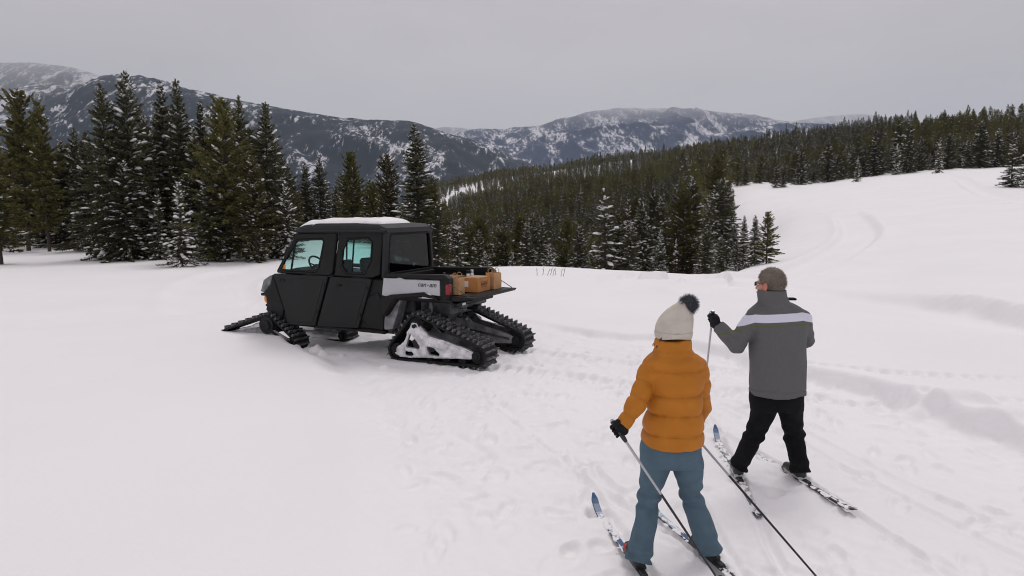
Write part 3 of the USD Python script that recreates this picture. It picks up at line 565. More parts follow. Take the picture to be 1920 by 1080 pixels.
# the rest of the forest: one mass up to the skyline
def forest():
    rg = np.random.default_rng(11); tr = cKDTree(np.array(placed)); pts = []
    N = 240000
    px = rg.uniform(770, 2150, N); d = np.exp(rg.uniform(math.log(72), math.log(1180), N)); x = (px - 960) / FPX * d / math.cos(PITCH)
    # even in the picture's depth, thinned far away
    keep = np.where(px > 1368, d > np.interp(px, *LINE_D) + 12, d > 84) & (px > 780 + rg.uniform(0, 30, N))
    clear = meshkit.fbm(np.stack([x / 45, d / 60, 0 * x], -1), 2, 4); keep &= clear < .68
    keep &= ~((np.abs(px - 1032) < 9) & (d < 150)) 
    dist, _ = tr.query(np.stack([x, d], -1)); keep &= dist > 1.5
    # density cap: one tree per cell of about 2.6 m, growing with distance
    cell = 2.4 + d * .0032; key = np.floor(x / cell).astype(int) * 100003 + np.floor(d / cell).astype(int); _, first = np.unique(key, return_index=True); one = np.zeros(N, bool); one[first] = True
    keep &= one; x, d = x[keep], d[keep]; z = ground_z(x, d) - .1
    n = len(x); protos = KINDS['far_spruce'] + KINDS['far_pine']
    pi = UsdGeom.PointInstancer.Define(stage, '/World/forest'); rel = pi.CreatePrototypesRel()
    for cls, H in protos:
        q = UsdGeom.Xform.Define(stage, '/World/forest/' + cls.rpartition('/')[2].replace('far_', '').replace('_kind', '_tree')); q.GetPrim().GetReferences().AddInternalReference(cls); rel.AddTarget(q.GetPath())
    patch = meshkit.fbm(np.stack([x / 70, d / 90, 0 * x], -1), 2, 8)
    pine = rg.random(n) < np.clip((patch - .38) * 4, .05, .9)
    ids = np.where(pine, 4 + rg.integers(0, 3, n), rg.integers(0, 4, n))
    h = rg.uniform(5.0, 11.0, n) * np.where(rg.random(n) < .07, 1.3, 1.0) / 10 * np.clip(d / 190, .62, 1) * np.where((x / d * FPX + 960 > 1360) & (d < 260), np.interp(x / d * FPX + 960, [1360, 1560, 1700], [.58, .68, .8]), 1); w = h * rg.uniform(.95, 1.4, n)
    a = rg.uniform(0, 2 * np.pi, n)
    pi.CreatePositionsAttr(Vt.Vec3fArray.FromNumpy(np.stack([x, d, z], -1).astype(np.float32))); pi.CreateProtoIndicesAttr(Vt.IntArray.FromNumpy(ids.astype(np.int32)))
    pi.CreateScalesAttr(Vt.Vec3fArray.FromNumpy(np.stack([w, w, h], -1).astype(np.float32)))
    pi.CreateOrientationsAttr(Vt.QuathArray([Gf.Quath(math.cos(t / 2), 0, 0, math.sin(t / 2)) for t in a]))
    tag(pi, 'snow dusted conifer forest covering the hillside up to the skyline', None, None, 'stuff'); print('forest', n)
forest()

# ------------------------------------------------------------------ mesh helpers for built things
def cbox(x0, x1, y0, y1, z0, z1, c=0.01):
    c = min(c, (x1 - x0) * .45, (y1 - y0) * .45, (z1 - z0) * .45); p = []
    for x, sx in ((x0, 1), (x1, -1)):
        for y, sy in ((y0, 1), (y1, -1)):
            for z, sz in ((z0, 1), (z1, -1)):
                p += [(x + sx * c, y + sy * c, z), (x + sx * c, y, z + sz * c), (x, y + sy * c, z + sz * c)]
    return trimesh.Trimesh(np.array(p)).convex_hull
def tube(pts, r, n=10):
    pts = np.asarray(pts, float); return tapered(pts, np.full(len(pts), r) if np.ndim(r) == 0 else np.asarray(r, float), n)
def round_poly(pts, r=0.03, holes=()):
    p = Polygon(pts).buffer(-r, quad_segs=4).buffer(2 * r, quad_segs=4).buffer(-r, quad_segs=4) if r else Polygon(pts)
    for h in holes: p = p.difference(Polygon(h).buffer(-r, quad_segs=4).buffer(r, quad_segs=4) if r else Polygon(h))
    return p
def ring_inset(c, d):
    c = np.asarray(c)[:-1]; e = np.roll(c, -1, 0) - c; n = np.stack([-e[:, 1], e[:, 0]], -1) / np.maximum(np.linalg.norm(e, axis=1), 1e-9)[:, None]
    m = n + np.roll(n, 1, 0); m /= np.maximum(np.linalg.norm(m, axis=1), .3)[:, None]; k = np.clip((m * n).sum(1), .5, 1)
    return c + m * (d / k)[:, None]
def slab(poly, a, b, c=0.008, plane='xz'):
    """a plate with bevelled outer edge: the polygon swept from a to b (b is the face with the bevel)"""
    from shapely.geometry.polygon import orient
    poly = orient(poly.simplify(0.0015), 1.0); V, F = [], []; off = 0; caps = []
    s = 1 if b > a else -1
    rings = [np.asarray(poly.exterior.coords)] + [np.asarray(i.coords) for i in poly.interiors]
    ins = []
    for r in rings:
        o = r[:-1]; i = ring_inset(r, c); ins.append(i); n = len(o)
        for q, h in ((o, a), (o, b - s * c), (i, b)): V.append(np.column_stack([q, np.full(n, h)]))
        for L_ in (0, 1):
            k = np.arange(n); j = (k + 1) % n; A, B = off + L_ * n + k, off + L_ * n + j; C, D = A + n, B + n
            F += [np.stack([A, B, D], -1), np.stack([A, D, C], -1)]
        caps.append((off, n)); off += 3 * n
    V = np.vstack(V); F = np.vstack(F)
    inner = Polygon(ins[0], ins[1:])
    if not inner.is_valid: inner = inner.buffer(0)
    tv, tf = trimesh.creation.triangulate_polygon(inner, engine='earcut'); k0 = len(V)
    V = np.vstack([V, np.column_stack([tv, np.full(len(tv), b)])]); F = np.vstack([F, tf + k0])
    tv, tf = trimesh.creation.triangulate_polygon(poly, engine='earcut'); k0 = len(V)
    V = np.vstack([V, np.column_stack([tv, np.full(len(tv), a)])]); F = np.vstack([F, tf[:, ::-1] + k0])
    if s < 0: F = F[:, ::-1]
    if plane == 'xz': V = V[:, [0, 2, 1]]; F = F[:, ::-1]
    elif plane == 'yz': V = V[:, [2, 0, 1]]
    return trimesh.Trimesh(V, F, process=False)
def lean_in(m, at=1.22, k=0.11):
    v = m.vertices.copy(); v[:, 1] -= np.sign(v[:, 1]) * np.maximum(0, v[:, 2] - at) * k; m.vertices = v; return m
def mir(m):
    m = tm(m).copy(); m.vertices = m.vertices * [1, -1, 1]; m.faces = m.faces[:, ::-1]; return m
def side(m, s): return m if s > 0 else mir(m)
def cyl(c, r, h, axis='y', n=24):
    m = trimesh.creation.cylinder(r, h, sections=n)
    if axis == 'y': m.apply_transform(trimesh.transformations.rotation_matrix(math.pi / 2, [1, 0, 0]))
    if axis == 'x': m.apply_transform(trimesh.transformations.rotation_matrix(math.pi / 2, [0, 1, 0]))
    m.apply_translation(c); return m
def snow_pile(poly, z, h, seed=0, step=0.03, zfun=None):
    """a soft cushion of snow on the region 'poly' (x, y) at height z"""
    x0, y0, x1, y1 = poly.bounds; import shapely
    xs, ys = np.arange(x0 - step, x1 + 2 * step, step), np.arange(y0 - step, y1 + 2 * step, step); X, Y = np.meshgrid(xs, ys, indexing='ij')
    pt = shapely.points(X.ravel(), Y.ravel()); d = np.where(shapely.contains(poly, pt), shapely.distance(poly.exterior, pt), -shapely.distance(poly.exterior, pt)).reshape(X.shape)
    d = d + .05 * (meshkit.fbm(np.stack([X / .15, Y / .15, 0 * X + seed], -1), 2) - .5)
    H = h * np.sqrt(np.clip(d / (h * 2.2), 0, 1)) * (.8 + .5 * meshkit.fbm(np.stack([X / .2, Y / .2, 0 * X + seed + 5], -1), 3)) - .012 * (d <= 0)
    Z = (zfun(X, Y) if zfun else z) + H; i = np.arange(X.size).reshape(X.shape)
    q = np.stack([i[:-1, :-1], i[1:, :-1], i[1:, 1:], i[:-1, 1:]], -1).reshape(-1, 4); ok = (d.ravel()[q] > -step * 1.2).any(1)
    t = trimesh.Trimesh(np.stack([X, Y, Z], -1).reshape(-1, 3), np.vstack([q[ok][:, [0, 1, 2]], q[ok][:, [0, 2, 3]]]), process=False); t.remove_unreferenced_vertices(); return t

black_plastic = varied('black_plastic', (0.006, 0.0065, 0.0065), (0.010, 0.0105, 0.0105), 5.0, 0.5, bump=0.0008, bscale=160, specular_ior_level=0.22)
black_panel = varied('black_door_panel', (0.0045, 0.006, 0.006), (0.007, 0.0085, 0.0085), 2.5, 0.40, specular_ior_level=0.26)
black_roof = varied('black_roof', (0.010, 0.011, 0.012), (0.017, 0.018, 0.019), 3.0, 0.55, bump=0.0006, bscale=120, specular_ior_level=0.3)
rubber = varied('rubber', (0.006, 0.006, 0.006), (0.016, 0.016, 0.017), 10.0, 0.75, bump=0.002, bscale=60, specular_ior_level=0.25)
rubber_snowy = varied('rubber_snowy', (0.007, 0.007, 0.007), (0.15, 0.15, 0.16), 16.0, 0.8, bump=0.002, bscale=60)
silver = varied('silver_paint', (0.40, 0.41, 0.43), (0.46, 0.47, 0.49), 2.0, 0.38, metallic=0.15)
hood_grey = varied('hood_grey', (0.05, 0.054, 0.058), (0.20, 0.21, 0.22), 9.0, 0.5)
dusty_grey = varied('snow_dusted_grey', (0.10, 0.10, 0.105), (0.33, 0.33, 0.345), 6.0, 0.8, bump=0.003, bscale=30)
steel = varied('dark_steel', (0.03, 0.03, 0.032), (0.10, 0.10, 0.105), 9.0, 0.5, metallic=0.4)
red_lens = plain('red_lens', (0.20, 0.012, 0.012), 0.25)
amber_lens = plain('amber_lens', (0.75, 0.26, 0.01), 0.3)
lamp_white = plain('lamp_white', (0.8, 0.8, 0.8), 0.3)
letter_black = plain('letter_black', (0.02, 0.02, 0.022), 0.5)
def pane(name, tint, fres=0.025):
    return usdkit.material(stage, L + name, {'t': ('transparent_bsdf', {'color': tint}), 'g': ('glossy_bsdf', {'color': (0.9, 0.9, 0.9), 'roughness': 0.02}), 'f': ('layer_weight', {'blend': 0.5}), 'p': ('math', {'math_type': 'power', 'value2': 3.5}), 'q': ('math', {'math_type': 'multiply_add', 'value2': 0.24, 'value3': fres}), 'm': ('mix_closure', {})},
        [('f.facing', 'p.value1'), ('p.value', 'q.value1'), ('q.value', 'm.fac'), ('t.BSDF', 'm.closure1'), ('g.BSDF', 'm.closure2')], surface='m.closure')
teal_glass = pane('teal_window_glass', (0.765, 0.94, 0.92)); dark_glass = pane('dark_rear_glass', (0.24, 0.28, 0.27), 0.03); clear_glass = pane('clear_glass', (0.96, 0.985, 0.98))

# ------------------------------------------------------------------ the tracked utility vehicle (x forward, y to its left, towards the camera)
CAR_AT = np.array([-0.776, 10.626, 0.0]); CAR_YAW = 154.0
car = thing('utility_vehicle', CAR_AT, 'black four door tracked utility vehicle with snow on its roof and a silver bed panel', 'utility vehicle', rotz=CAR_YAW)
body_prof = [(3.44, .56), (3.28, .44), (2.96, .345), (2.34, .365), (1.5, .40), (1.02, .40), (.98, .60), (.98, 1.20), (3.26, 1.19), (3.36, 1.15), (3.46, 1.06), (3.52, .86)]
bp = round_poly(body_prof, .02)
body = put('body', [slab(bp, 0, .685, .02), mir(slab(bp, 0, .685, .02))], black_plastic, car, smooth=30)
hp_ = round_poly([(3.27, 1.17), (3.37, 1.155), (3.52, 1.075), (3.60, .875), (3.47, .85), (3.33, 1.0)], .015)
put('hood_panel', [slab(hp_, 0, .70, .035), mir(slab(hp_, 0, .70, .035))], hood_grey, car, smooth=30)
put('front_bumper', [cbox(3.44, 3.66, -.62, .62, .79, .84, .015), tube([(3.62, -.5, .82), (3.60, -.5, .62), (3.46, -.45, .52)], .022), tube([(3.62, .5, .82), (3.60, .5, .62), (3.46, .45, .52)], .022), tube([(3.60, -.55, .62), (3.60, .55, .62)], .02)], black_plastic, car, smooth=30)
for s in (1, -1):
    put('headlight', side(slab(round_poly([(3.50, .80), (3.50, .72), (3.44, .67), (3.43, .72), (3.44, .79)], .01), .56, .705, .015), s), amber_lens if s > 0 else amber_lens, car, smooth=30, label='amber side marker lens of the front corner')
    put('front_corner', side(slab(round_poly([(3.50, .85), (3.44, .80), (3.42, .66), (3.46, .57), (3.3, .47), (3.14, .37), (3.04, .60), (3.245, 1.14), (3.33, 1.0)], .02), .66, .715, .015), s), black_plastic, car, smooth=30)
fd_low = round_poly([(3.235, 1.20), (3.22, 1.14), (3.01, .60), (2.965, .35), (2.365, .37), (2.075, 1.165), (2.06, 1.20)], .025)
fd_top = round_poly([(3.19, 1.215), (2.775, 1.875), (1.925, 1.905), (1.985, 1.26), (2.05, 1.215)], .03)
fw = round_poly([(2.755, 1.775), (2.21, 1.80), (2.17, 1.76), (2.255, 1.33), (2.305, 1.265), (3.085, 1.26), (3.01, 1.43)], .025)
rd_low = round_poly([(2.015, 1.20), (2.03, 1.155), (2.325, .375), (1.485, .41), (1.20, 1.185), (1.20, 1.20)], .025)
rd_top = round_poly([(1.955, 1.215), (1.93, 1.28), (1.875, 1.925), (1.075, 1.945), (1.035, 1.90), (1.06, 1.27), (1.20, 1.215)], .03)
rw = round_poly([(1.71, 1.81), (1.29, 1.83), (1.21, 1.765), (1.225, 1.47), (1.33, 1.275), (1.71, 1.265), (1.815, 1.38), (1.80, 1.64)], .03)
for s in (1, -1):
    for low, top, w, hx in ((fd_low, fd_top, fw, (3.02, 1.10)), (rd_low, rd_top, rw, (1.83, 1.075))):
        d = put('door', side(slab(low, .686, .735, .012), s), black_panel, car, smooth=30)
        ribs = low.buffer(-.06)
        put('inset_panel', side(slab(round_poly(list(ribs.exterior.coords), .02), .735, .741, .004), s), black_panel, d, smooth=30)
        put('window_frame', side(lean_in(slab(top.difference(w), .665, .725, .014)), s), black_plastic, d, smooth=30)
        put('window_gasket', side(lean_in(slab(w.buffer(.004).difference(w.buffer(-.022)), .70, .732, .006)), s), rubber, d, smooth=30)
        put('window', side(lean_in(slab(w, .700, .704, .001)), s), teal_glass, d)
        put('handle', side(cbox(hx[0] - .05, hx[0] + .05, .733, .760, hx[1] - .018, hx[1] + .018, .008), s), rubber, d, smooth=30)
        for hz_ in (1.05, .62): put('hinge', side(cbox(*( (2.10 - (1.165 - hz_) * -.36 - .02, 2.10 + (1.165 - hz_) * .36 + .03) if top is fd_top else (1.215 + (1.185 - hz_) * .36, 1.265 + (1.185 - hz_) * .36)), .733, .748, hz_ - .03, hz_ + .03, .005), s), rubber, d, smooth=30)
        if top is fd_top: put('window_bar', side(lean_in(tube([(2.86, .705, 1.26), (2.79, .705, 1.77)], .017)), s), black_plastic, d, smooth=True)
        else: put('window_bar', side(lean_in(tube([(1.60, .705, 1.265), (1.585, .705, 1.82)], .014)), s), black_plastic, d, smooth=True)
    put('door_sill', side(cbox(.98, 2.98, .60, .71, .345, .40, .02), s), black_plastic, car, smooth=30)
put('window_tag', lean_in(slab(round_poly([(3.075, 1.275), (2.985, 1.275), (2.985, 1.35), (3.03, 1.36)], .008), .706, .712, .001)), plain('orange_tag', (0.62, 0.20, 0.02), .6), car, label='small orange sticker in the corner of the front window')
# roof
rp = round_poly([(2.81, 1.90), (2.79, 1.955), (2.62, 2.01), (2.3, 2.045), (1.6, 2.055), (1.12, 2.035), (.98, 1.985), (.945, 1.91), (1.0, 1.885), (2.7, 1.865)], .012)
roof = put('roof', [slab(rp, 0, .655, .035), mir(slab(rp, 0, .655, .035))], black_roof, car, smooth=30)
put('roof_edge', [side(tube([(2.80, .655, 1.915), (1.9, .662, 1.935), (.97, .66, 1.945)], .022), s) for s in (1, -1)], black_roof, roof, smooth=True)
rz = lambda X, Y: np.interp(X, [.98, 1.12, 1.6, 2.3, 2.62, 2.79], [1.985, 2.035, 2.055, 2.045, 2.01, 1.955]) - .004
put('roof_snow', snow_pile(Polygon([(1.32, -.50), (2.77, -.56), (2.79, .57), (2.3, .60), (1.55, .50), (1.30, .30)]), 0, .075, 3, zfun=rz), snow_load, roof, smooth=True, label='cushion of white snow lying on the front of the roof')
# cab back with the rear window
ry = lambda w0, w1, z0, z1, r: round_poly([(-w0, z0), (w0, z0), (w1, z1), (-w1, z1)], r)
back = ry(.70, .635, 1.20, 1.93, .04); rear_hole = ry(.615, .555, 1.285, 1.885, .07)
bw = slab(back.difference(rear_hole), 1.03, .955, .02, 'yz'); put('cab_back', bw, black_roof, car, smooth=30)
put('rear_window', slab(rear_hole, .985, .981, .001, 'yz'), dark_glass, car)
put('rear_window_seal', slab(rear_hole.buffer(.012).difference(rear_hole.buffer(-.012)), .98, .948, .006, 'yz'), rubber, car, smooth=30)
put('window_latch', cbox(.93, .957, .52, .62, 1.235, 1.26, .006), dusty_grey, car)
put('windscreen', slab(round_poly([(-.64, 0), (.64, 0), (.60, .78), (-.60, .78)], .04), 0, .006, .001, 'yz').apply_transform(trimesh.transformations.rotation_matrix(-math.radians(31), [0, 1, 0])).apply_translation((3.17, 0, 1.205)), clear_glass, car)
# cabin
seat_m = varied('seat_vinyl', (0.010, 0.010, 0.011), (0.02, 0.02, 0.021), 8, .6)
for x in (2.02, 1.30):
    for y in ((.36, -.36) if x > 2 else (.0,)):
        w = .25 if x > 2 else .60
        put('seat', [cbox(x, x + .10, y - w, y + w, 1.19, 1.44 if x > 2 else 1.40, .04), cbox(x + .02, x + .5, y - w, y + w, 1.19, 1.205, .005)], seat_m, car, smooth=30)
st = trimesh.creation.torus(.165, .016, major_sections=32, minor_sections=10); st.apply_transform(trimesh.transformations.rotation_matrix(-math.radians(55), [0, 1, 0])); st.apply_translation((2.62, .34, 1.345))
ax = np.array([math.sin(math.radians(55)), 0, -math.cos(math.radians(55))]) * -1
hub = np.array([2.62, .34, 1.345]); sp = [tube([hub + np.array([0, .15 * math.cos(a), 0]) + .15 * math.sin(a) * np.array([math.cos(math.radians(55)), 0, math.sin(math.radians(55))]), hub + np.array([.03, 0, -.02])], .012, 6) for a in (math.pi / 2 * .15, math.pi * .93, -math.pi / 2)]
put('steering_wheel', [st, *sp, tube([hub + [.02, 0, -.01], hub + [.32, 0, -.16]], .025, 8)], rubber, car, smooth=30)
put('dashboard', slab(round_poly([(3.16, 1.19), (3.0, 1.27), (2.80, 1.31), (2.70, 1.24), (2.72, 1.19)], .02), -.60, .60, .01), black_plastic, car, smooth=30)
put('roll_cage', [side(tube([(2.02, .60, 1.19), (1.96, .575, 1.6), (1.93, .54, 1.88)], .024), s) for s in (1, -1)] + [tube([(1.06, -.55, 1.86), (1.06, .55, 1.86)], .022)] + [side(tube([(1.06, .60, 1.2), (1.05, .55, 1.88)], .024), s) for s in (1, -1)] + [tube([(1.94, -.55, 1.86), (1.94, .55, 1.86)], .022)], black_plastic, car, smooth=True)
put('mirror', cbox(2.66, 2.70, -.12, .12, 1.74, 1.81, .02), black_plastic, car, smooth=30)
# bed
bed = put('cargo_bed', [cbox(-.20, .96, -.70, .70, .93, 1.0, .01), cbox(.90, .955, -.70, .70, 1.0, 1.26, .01)] + [side(cbox(-.20, .955, .655, .735, .90, 1.275, .02), s) for s in (1, -1)], black_plastic, car, smooth=30)
for s in (1, -1): put('bed_rail', side(slab(round_poly([(.955, 1.245), (.955, 1.29), (.6, 1.30), (-.13, 1.325), (-.215, 1.27), (-.215, .96), (-.15, .96), (-.13, 1.245)], .02), .64, .765, .015), s), black_plastic, bed, smooth=30)
sil = round_poly([(.955, 1.232), (.72, 1.236), (.65, 1.258), (.57, 1.228), (-.05, 1.238), (-.05, 1.01), (.17, 1.015), (.22, 1.05), (.80, .975), (.90, .945), (.995, .965)], .008)
for s in (1, -1):
    sp_ = put('side_panel', side(slab(sil, .735, .752, .006), s), silver, bed, smooth=30, label='silver painted bed side panel with dark lettering')
    t = meshkit.text_mesh('can-am', 0.058, 0.003, bold=True); v = t.vertices.copy(); v[:, 0] = v[:, 0] * 1.08 + v[:, 1] * .28; v[:, 1] *= 1.0; wd = v[:, 0].max()
    if s > 0: t.vertices = np.column_stack([.335 - v[:, 0], .7515 + v[:, 2], 1.135 + v[:, 1]])
    else: t.vertices = np.column_stack([.335 - wd + v[:, 0], -.7515 - v[:, 2], 1.135 + v[:, 1]])
    put('lettering', t, letter_black, sp_)
    put('tail_light', [side(cbox(-.228, -.155, .70, .772, 1.03, 1.19, .012), s)], red_lens, bed, smooth=30)
    put('fender', side(slab(round_poly([(.985, .93), (.80, .985), (.22, 1.045), (.05, 1.005), (-.06, .955), (.02, .93), (.24, .975), (.70, .915), (.80, .80), (.90, .66), (.97, .62)], .012), .62, .815, .03), s), black_plastic, car, smooth=30)
    put('fender_liner', side(slab(round_poly([(1.02, .41), (.86, .43), (.76, .70), (.70, .90), (.82, .95), (1.02, .90)], .02), .48, .68, .01), s), dusty_grey, car, smooth=30)
    put('fender_snow', side(snow_pile(Polygon([(.24, .62), (.23, .81), (.06, .81), (.05, .66)]), .985, .10, 4 + s, .02), s), snow_load, car, smooth=True, label='wedge of snow on the rear fender')
    put('lower_guard', side(slab(round_poly([(1.20, .42), (1.02, .40), (1.0, .85), (1.12, 1.0), (1.30, .9), (1.43, .55)], .02), .685, .705, .008), s), black_plastic, car, smooth=30)
gate = put('tailgate', [slab(round_poly([(-.205, 1.005), (-.205, .945), (-.30, .93), (-.57, .965), (-.60, 1.005)], .008), -.72, .72, .012), cbox(-.58, -.24, -.60, .60, 1.005, 1.012, .003)], black_plastic, car, smooth=30)
put('gate_cable', [side(tube([(-.17, .70, 1.20), (-.52, .70, 1.01)], .006, 6), s) for s in (1, -1)], steel, gate)
put('bed_snow', snow_pile(Polygon([(.05, .40), (.02, .63), (-.12, .64), (-.10, .58), (-.02, .42)]), 1.0, .09, 8, .02), snow_load, bed, smooth=True)
put('chassis', [cbox(-.05, 1.0, -.42, .42, .66, .90, .03), cbox(-.22, .0, -.40, .40, .78, .86, .02), cbox(1.0, 3.2, -.45, .45, .30, .42, .03), tube([(.32, -.62, .56), (.32, .62, .56)], .035), cyl((.32, 0, .60), .14, .26)], steel, car, smooth=30)
put('hitch', [cbox(-.30, -.10, -.05, .05, .72, .80, .01), cbox(-.26, -.20, -.55, .62, .84, .90, .012)], black_plastic, car, smooth=30)
put('reverse_lamp', cbox(-.268, -.25, .36, .46, .845, .885, .006), lamp_white, car)
for s in (1, -1):
    put('suspension_arm', [side(tube([(.32, .62, .50), (.62, .20, .50)], .028, 8), s), side(tube([(.32, .62, .50), (.05, .20, .52)], .028, 8), s), side(tube([(.30, .48, .52), (.34, .36, .98)], .038, 10), s), side(tube([(.32, .62, .64), (.55, .25, .72)], .022, 8), s)], dusty_grey, car, smooth=True)
    put('front_suspension_arm', [side(tube([(3.32, .58, .32), (3.1, .2, .42)], .028, 8), s), side(tube([(3.30, .55, .38), (3.25, .36, .80)], .036, 10), s)], steel, car, smooth=True)
    put('mud_flap', side(cbox(.44, .47, .50, .66, .60, .95, .008), s), rubber, car)

caked_snow = varied('caked_snow', (0.42, 0.42, 0.44), (0.88, 0.87, 0.89), 7.0, .8, bump=.012, bscale=22)
def track(s, circles, y0, y1, lugs, front):
    """one rubber track unit: belt loop over the given wheels [(x, z, r)], plates, wheels, snow"""
    from shapely.ops import unary_union
    from shapely.geometry import Point
    hull = unary_union([Point(x, z).buffer(r, quad_segs=12) for x, z, r in circles]).convex_hull
    belt = slab(hull.difference(hull.buffer(-.035)), y0, y1, .006)
    b = put('track', side(belt, s), rubber, car, smooth=30)
    ring = hull.exterior; n = int(ring.length / .088); ms = []; rg = np.random.default_rng(int(10 * y0) + s + front * 7)
    for k in range(n):
        a = ring.interpolate(k / n, True); c = ring.interpolate((k / n + .004) % 1, True); t = np.array([c.x - a.x, c.y - a.y]); t /= np.linalg.norm(t); nn = np.array([t[1], -t[0]])
        if nn @ (np.array([a.x, a.y]) - np.array([hull.centroid.x, hull.centroid.y])) < 0: nn = -nn
        w = (y1 - y0) / 3
        for j in range(3):
            hgt = .052 if (j + k) % 2 else .040; ys, ye = y0 + j * w + .008, y0 + (j + 1) * w - .008; p = []
            for yy, tp in ((ys, 1), (ye, 1)):
                for q, ww in ((-.006, .020), (hgt, .008)):
                    for e in (-1, 1): p.append(np.array([a.x, 0, a.y]) + e * ww * np.array([t[0], 0, t[1]]) + q * np.array([nn[0], 0, nn[1]]) + [0, yy + (.008 if yy == ys else -.008) * (q > 0), 0])
            ms.append(trimesh.Trimesh(np.array(p)).convex_hull)
    put('tread_lugs', side(trimesh.util.concatenate(ms), s), rubber_snowy, b, kind='stuff')
    rollers = []
    for i, (x, z, r) in enumerate(circles):
        rr = r - (.02 if front and i == 0 else .045)
        wheel = [cyl((x, (y0 + y1) / 2, z), rr, (y1 - y0) * .86, n=28), cyl((x, y1 - .01, z), rr * .62, .03, n=20), cyl((x, y1 + .008, z), rr * .22, .03, n=12), cyl((x, y0 + .01, z), rr * .62, .03, n=20)]
        if i == 0:
            wheel += [cbox(x + rr * .93 * math.cos(a) - .018, x + rr * .93 * math.cos(a) + .018, y0 + .04, y1 - .04, z + rr * .93 * math.sin(a) - .018, z + rr * .93 * math.sin(a) + .018, .004) for a in np.linspace(0, 2 * np.pi, 13)[:-1]]
        if front and i == 0: wheel += [cyl((x, y1 + .012, z), rr * .98, .02, n=28), cyl((x, y1 + .03, z), rr * .55, .03, n=20)]
        put('sprocket' if i == 0 else 'wheel', side(trimesh.util.concatenate([tm(w) for w in wheel]), s), rubber, b, smooth=30)
    if not front:
        for k, x in enumerate((.42, .12, -.18, -.44)):
            put('roller', side(cyl((x, (y0 + y1) / 2, .085), .06, (y1 - y0) * .8, n=16), s), rubber, b, smooth=30)
        outer = [(.40, .60), (.30, .60), (.10, .42), (-.50, .295), (-.66, .24), (-.62, .13), (.62, .045), (.72, .11), (.66, .20), (.54, .30)]
        h1 = [(.515, .215), (.43, .45), (.37, .40), (.235, .205)]; h2 = [(.15, .27), (.02, .235), (-.12, .16), (-.10, .125), (.10, .135)]; h3 = [(.62, .105), (.44, .085), (.28, .12), (.31, .155), (.5, .15)]
        fr = round_poly(outer, .02, [h1, h2, h3])
        f_ = put('frame', side(slab(fr, y1 - .05, y1 - .005, .012), s), dusty_grey, b, smooth=30)
        put('inner_frame', side(slab(round_poly(outer, .02), y0 + .05, y0 + .005, .012), s), dusty_grey, b, smooth=30)
        put('link_rod', side(tube([(.40, y0 - .03, .34), (-.60, y0 - .03, .21)], .018, 8), s), steel, b, smooth=True)
        # snow packed on the outer plate
        cover = fr.buffer(-.012); rg2 = np.random.default_rng(5)
        sm = slab(round_poly(outer, .03, [[(x * .97 + .012, z * .97) for x, z in h1], h2, h3]).buffer(-.006), y1 - .004, y1 + .022, .016)
        sm = trimesh.Trimesh(*trimesh.remesh.subdivide_to_size(sm.vertices, sm.faces, .045)); sm.merge_vertices(); v = sm.vertices.copy(); nsv = meshkit.fbm(v / .09, 3, 2) - .5
        v += sm.vertex_normals * (nsv * .07)[:, None] * (v[:, 1:2] > y1 + .0); sm.vertices = v
        put('track_snow', side(sm, s), caked_snow, b, smooth=60, label='white snow caked on the triangular track frame')
    else:
        (ax_, az_, ar_), (bx_, bz_, br_), (cx_, cz_, cr_) = circles
        fill = round_poly([(bx_ - .02, bz_ + br_ * .4), (ax_ + .22, az_ + .02), (ax_ + .20, az_ - .22), (bx_ - .1, bz_ - .02)], .02)
        fm = slab(fill, y0 + .05, y1 - .06, .02); fm = trimesh.Trimesh(*trimesh.remesh.subdivide_to_size(fm.vertices, fm.faces, .06)); fm.merge_vertices(); fm.vertices = fm.vertices + fm.vertex_normals * ((meshkit.fbm(fm.vertices / .1, 3, 6) - .5) * .06)[:, None]
        put('packed_snow', side(fm, s), caked_snow, b, smooth=60, label='snow packed inside the front track')
        put('frame', side(slab(round_poly([(circles[0][0] + .03, circles[0][1] - .02), (circles[0][0] - .05, circles[0][1] - .05), (circles[2][0] - .02, circles[2][1] + .05), (circles[2][0], circles[2][1] - .04), (circles[1][0], circles[1][1] - .04), (circles[1][0] + .02, circles[1][1] + .04)], .01), y1 - .045, y1 - .012, .01), s), dusty_grey, b, smooth=30)
        put('arm', side(tube([(circles[0][0], y1 + .01, circles[0][1] - .05), (circles[2][0] + .05, y1 + .01, circles[2][1] + .02)], .022, 8), s), rubber, b, smooth=True)
for s in (1, -1):
    track(s, [(.33, .555, .165), (.69, .145, .155), (-.70, .185, .16)], .47, .83, 0, False)
    dz_ = 0 if s > 0 else -.10
    track(s, [(3.33, .335 + dz_, .175), (4.30, .085 + dz_, .115), (2.86, .06 + dz_, .13)], .48, .82, 0, True)

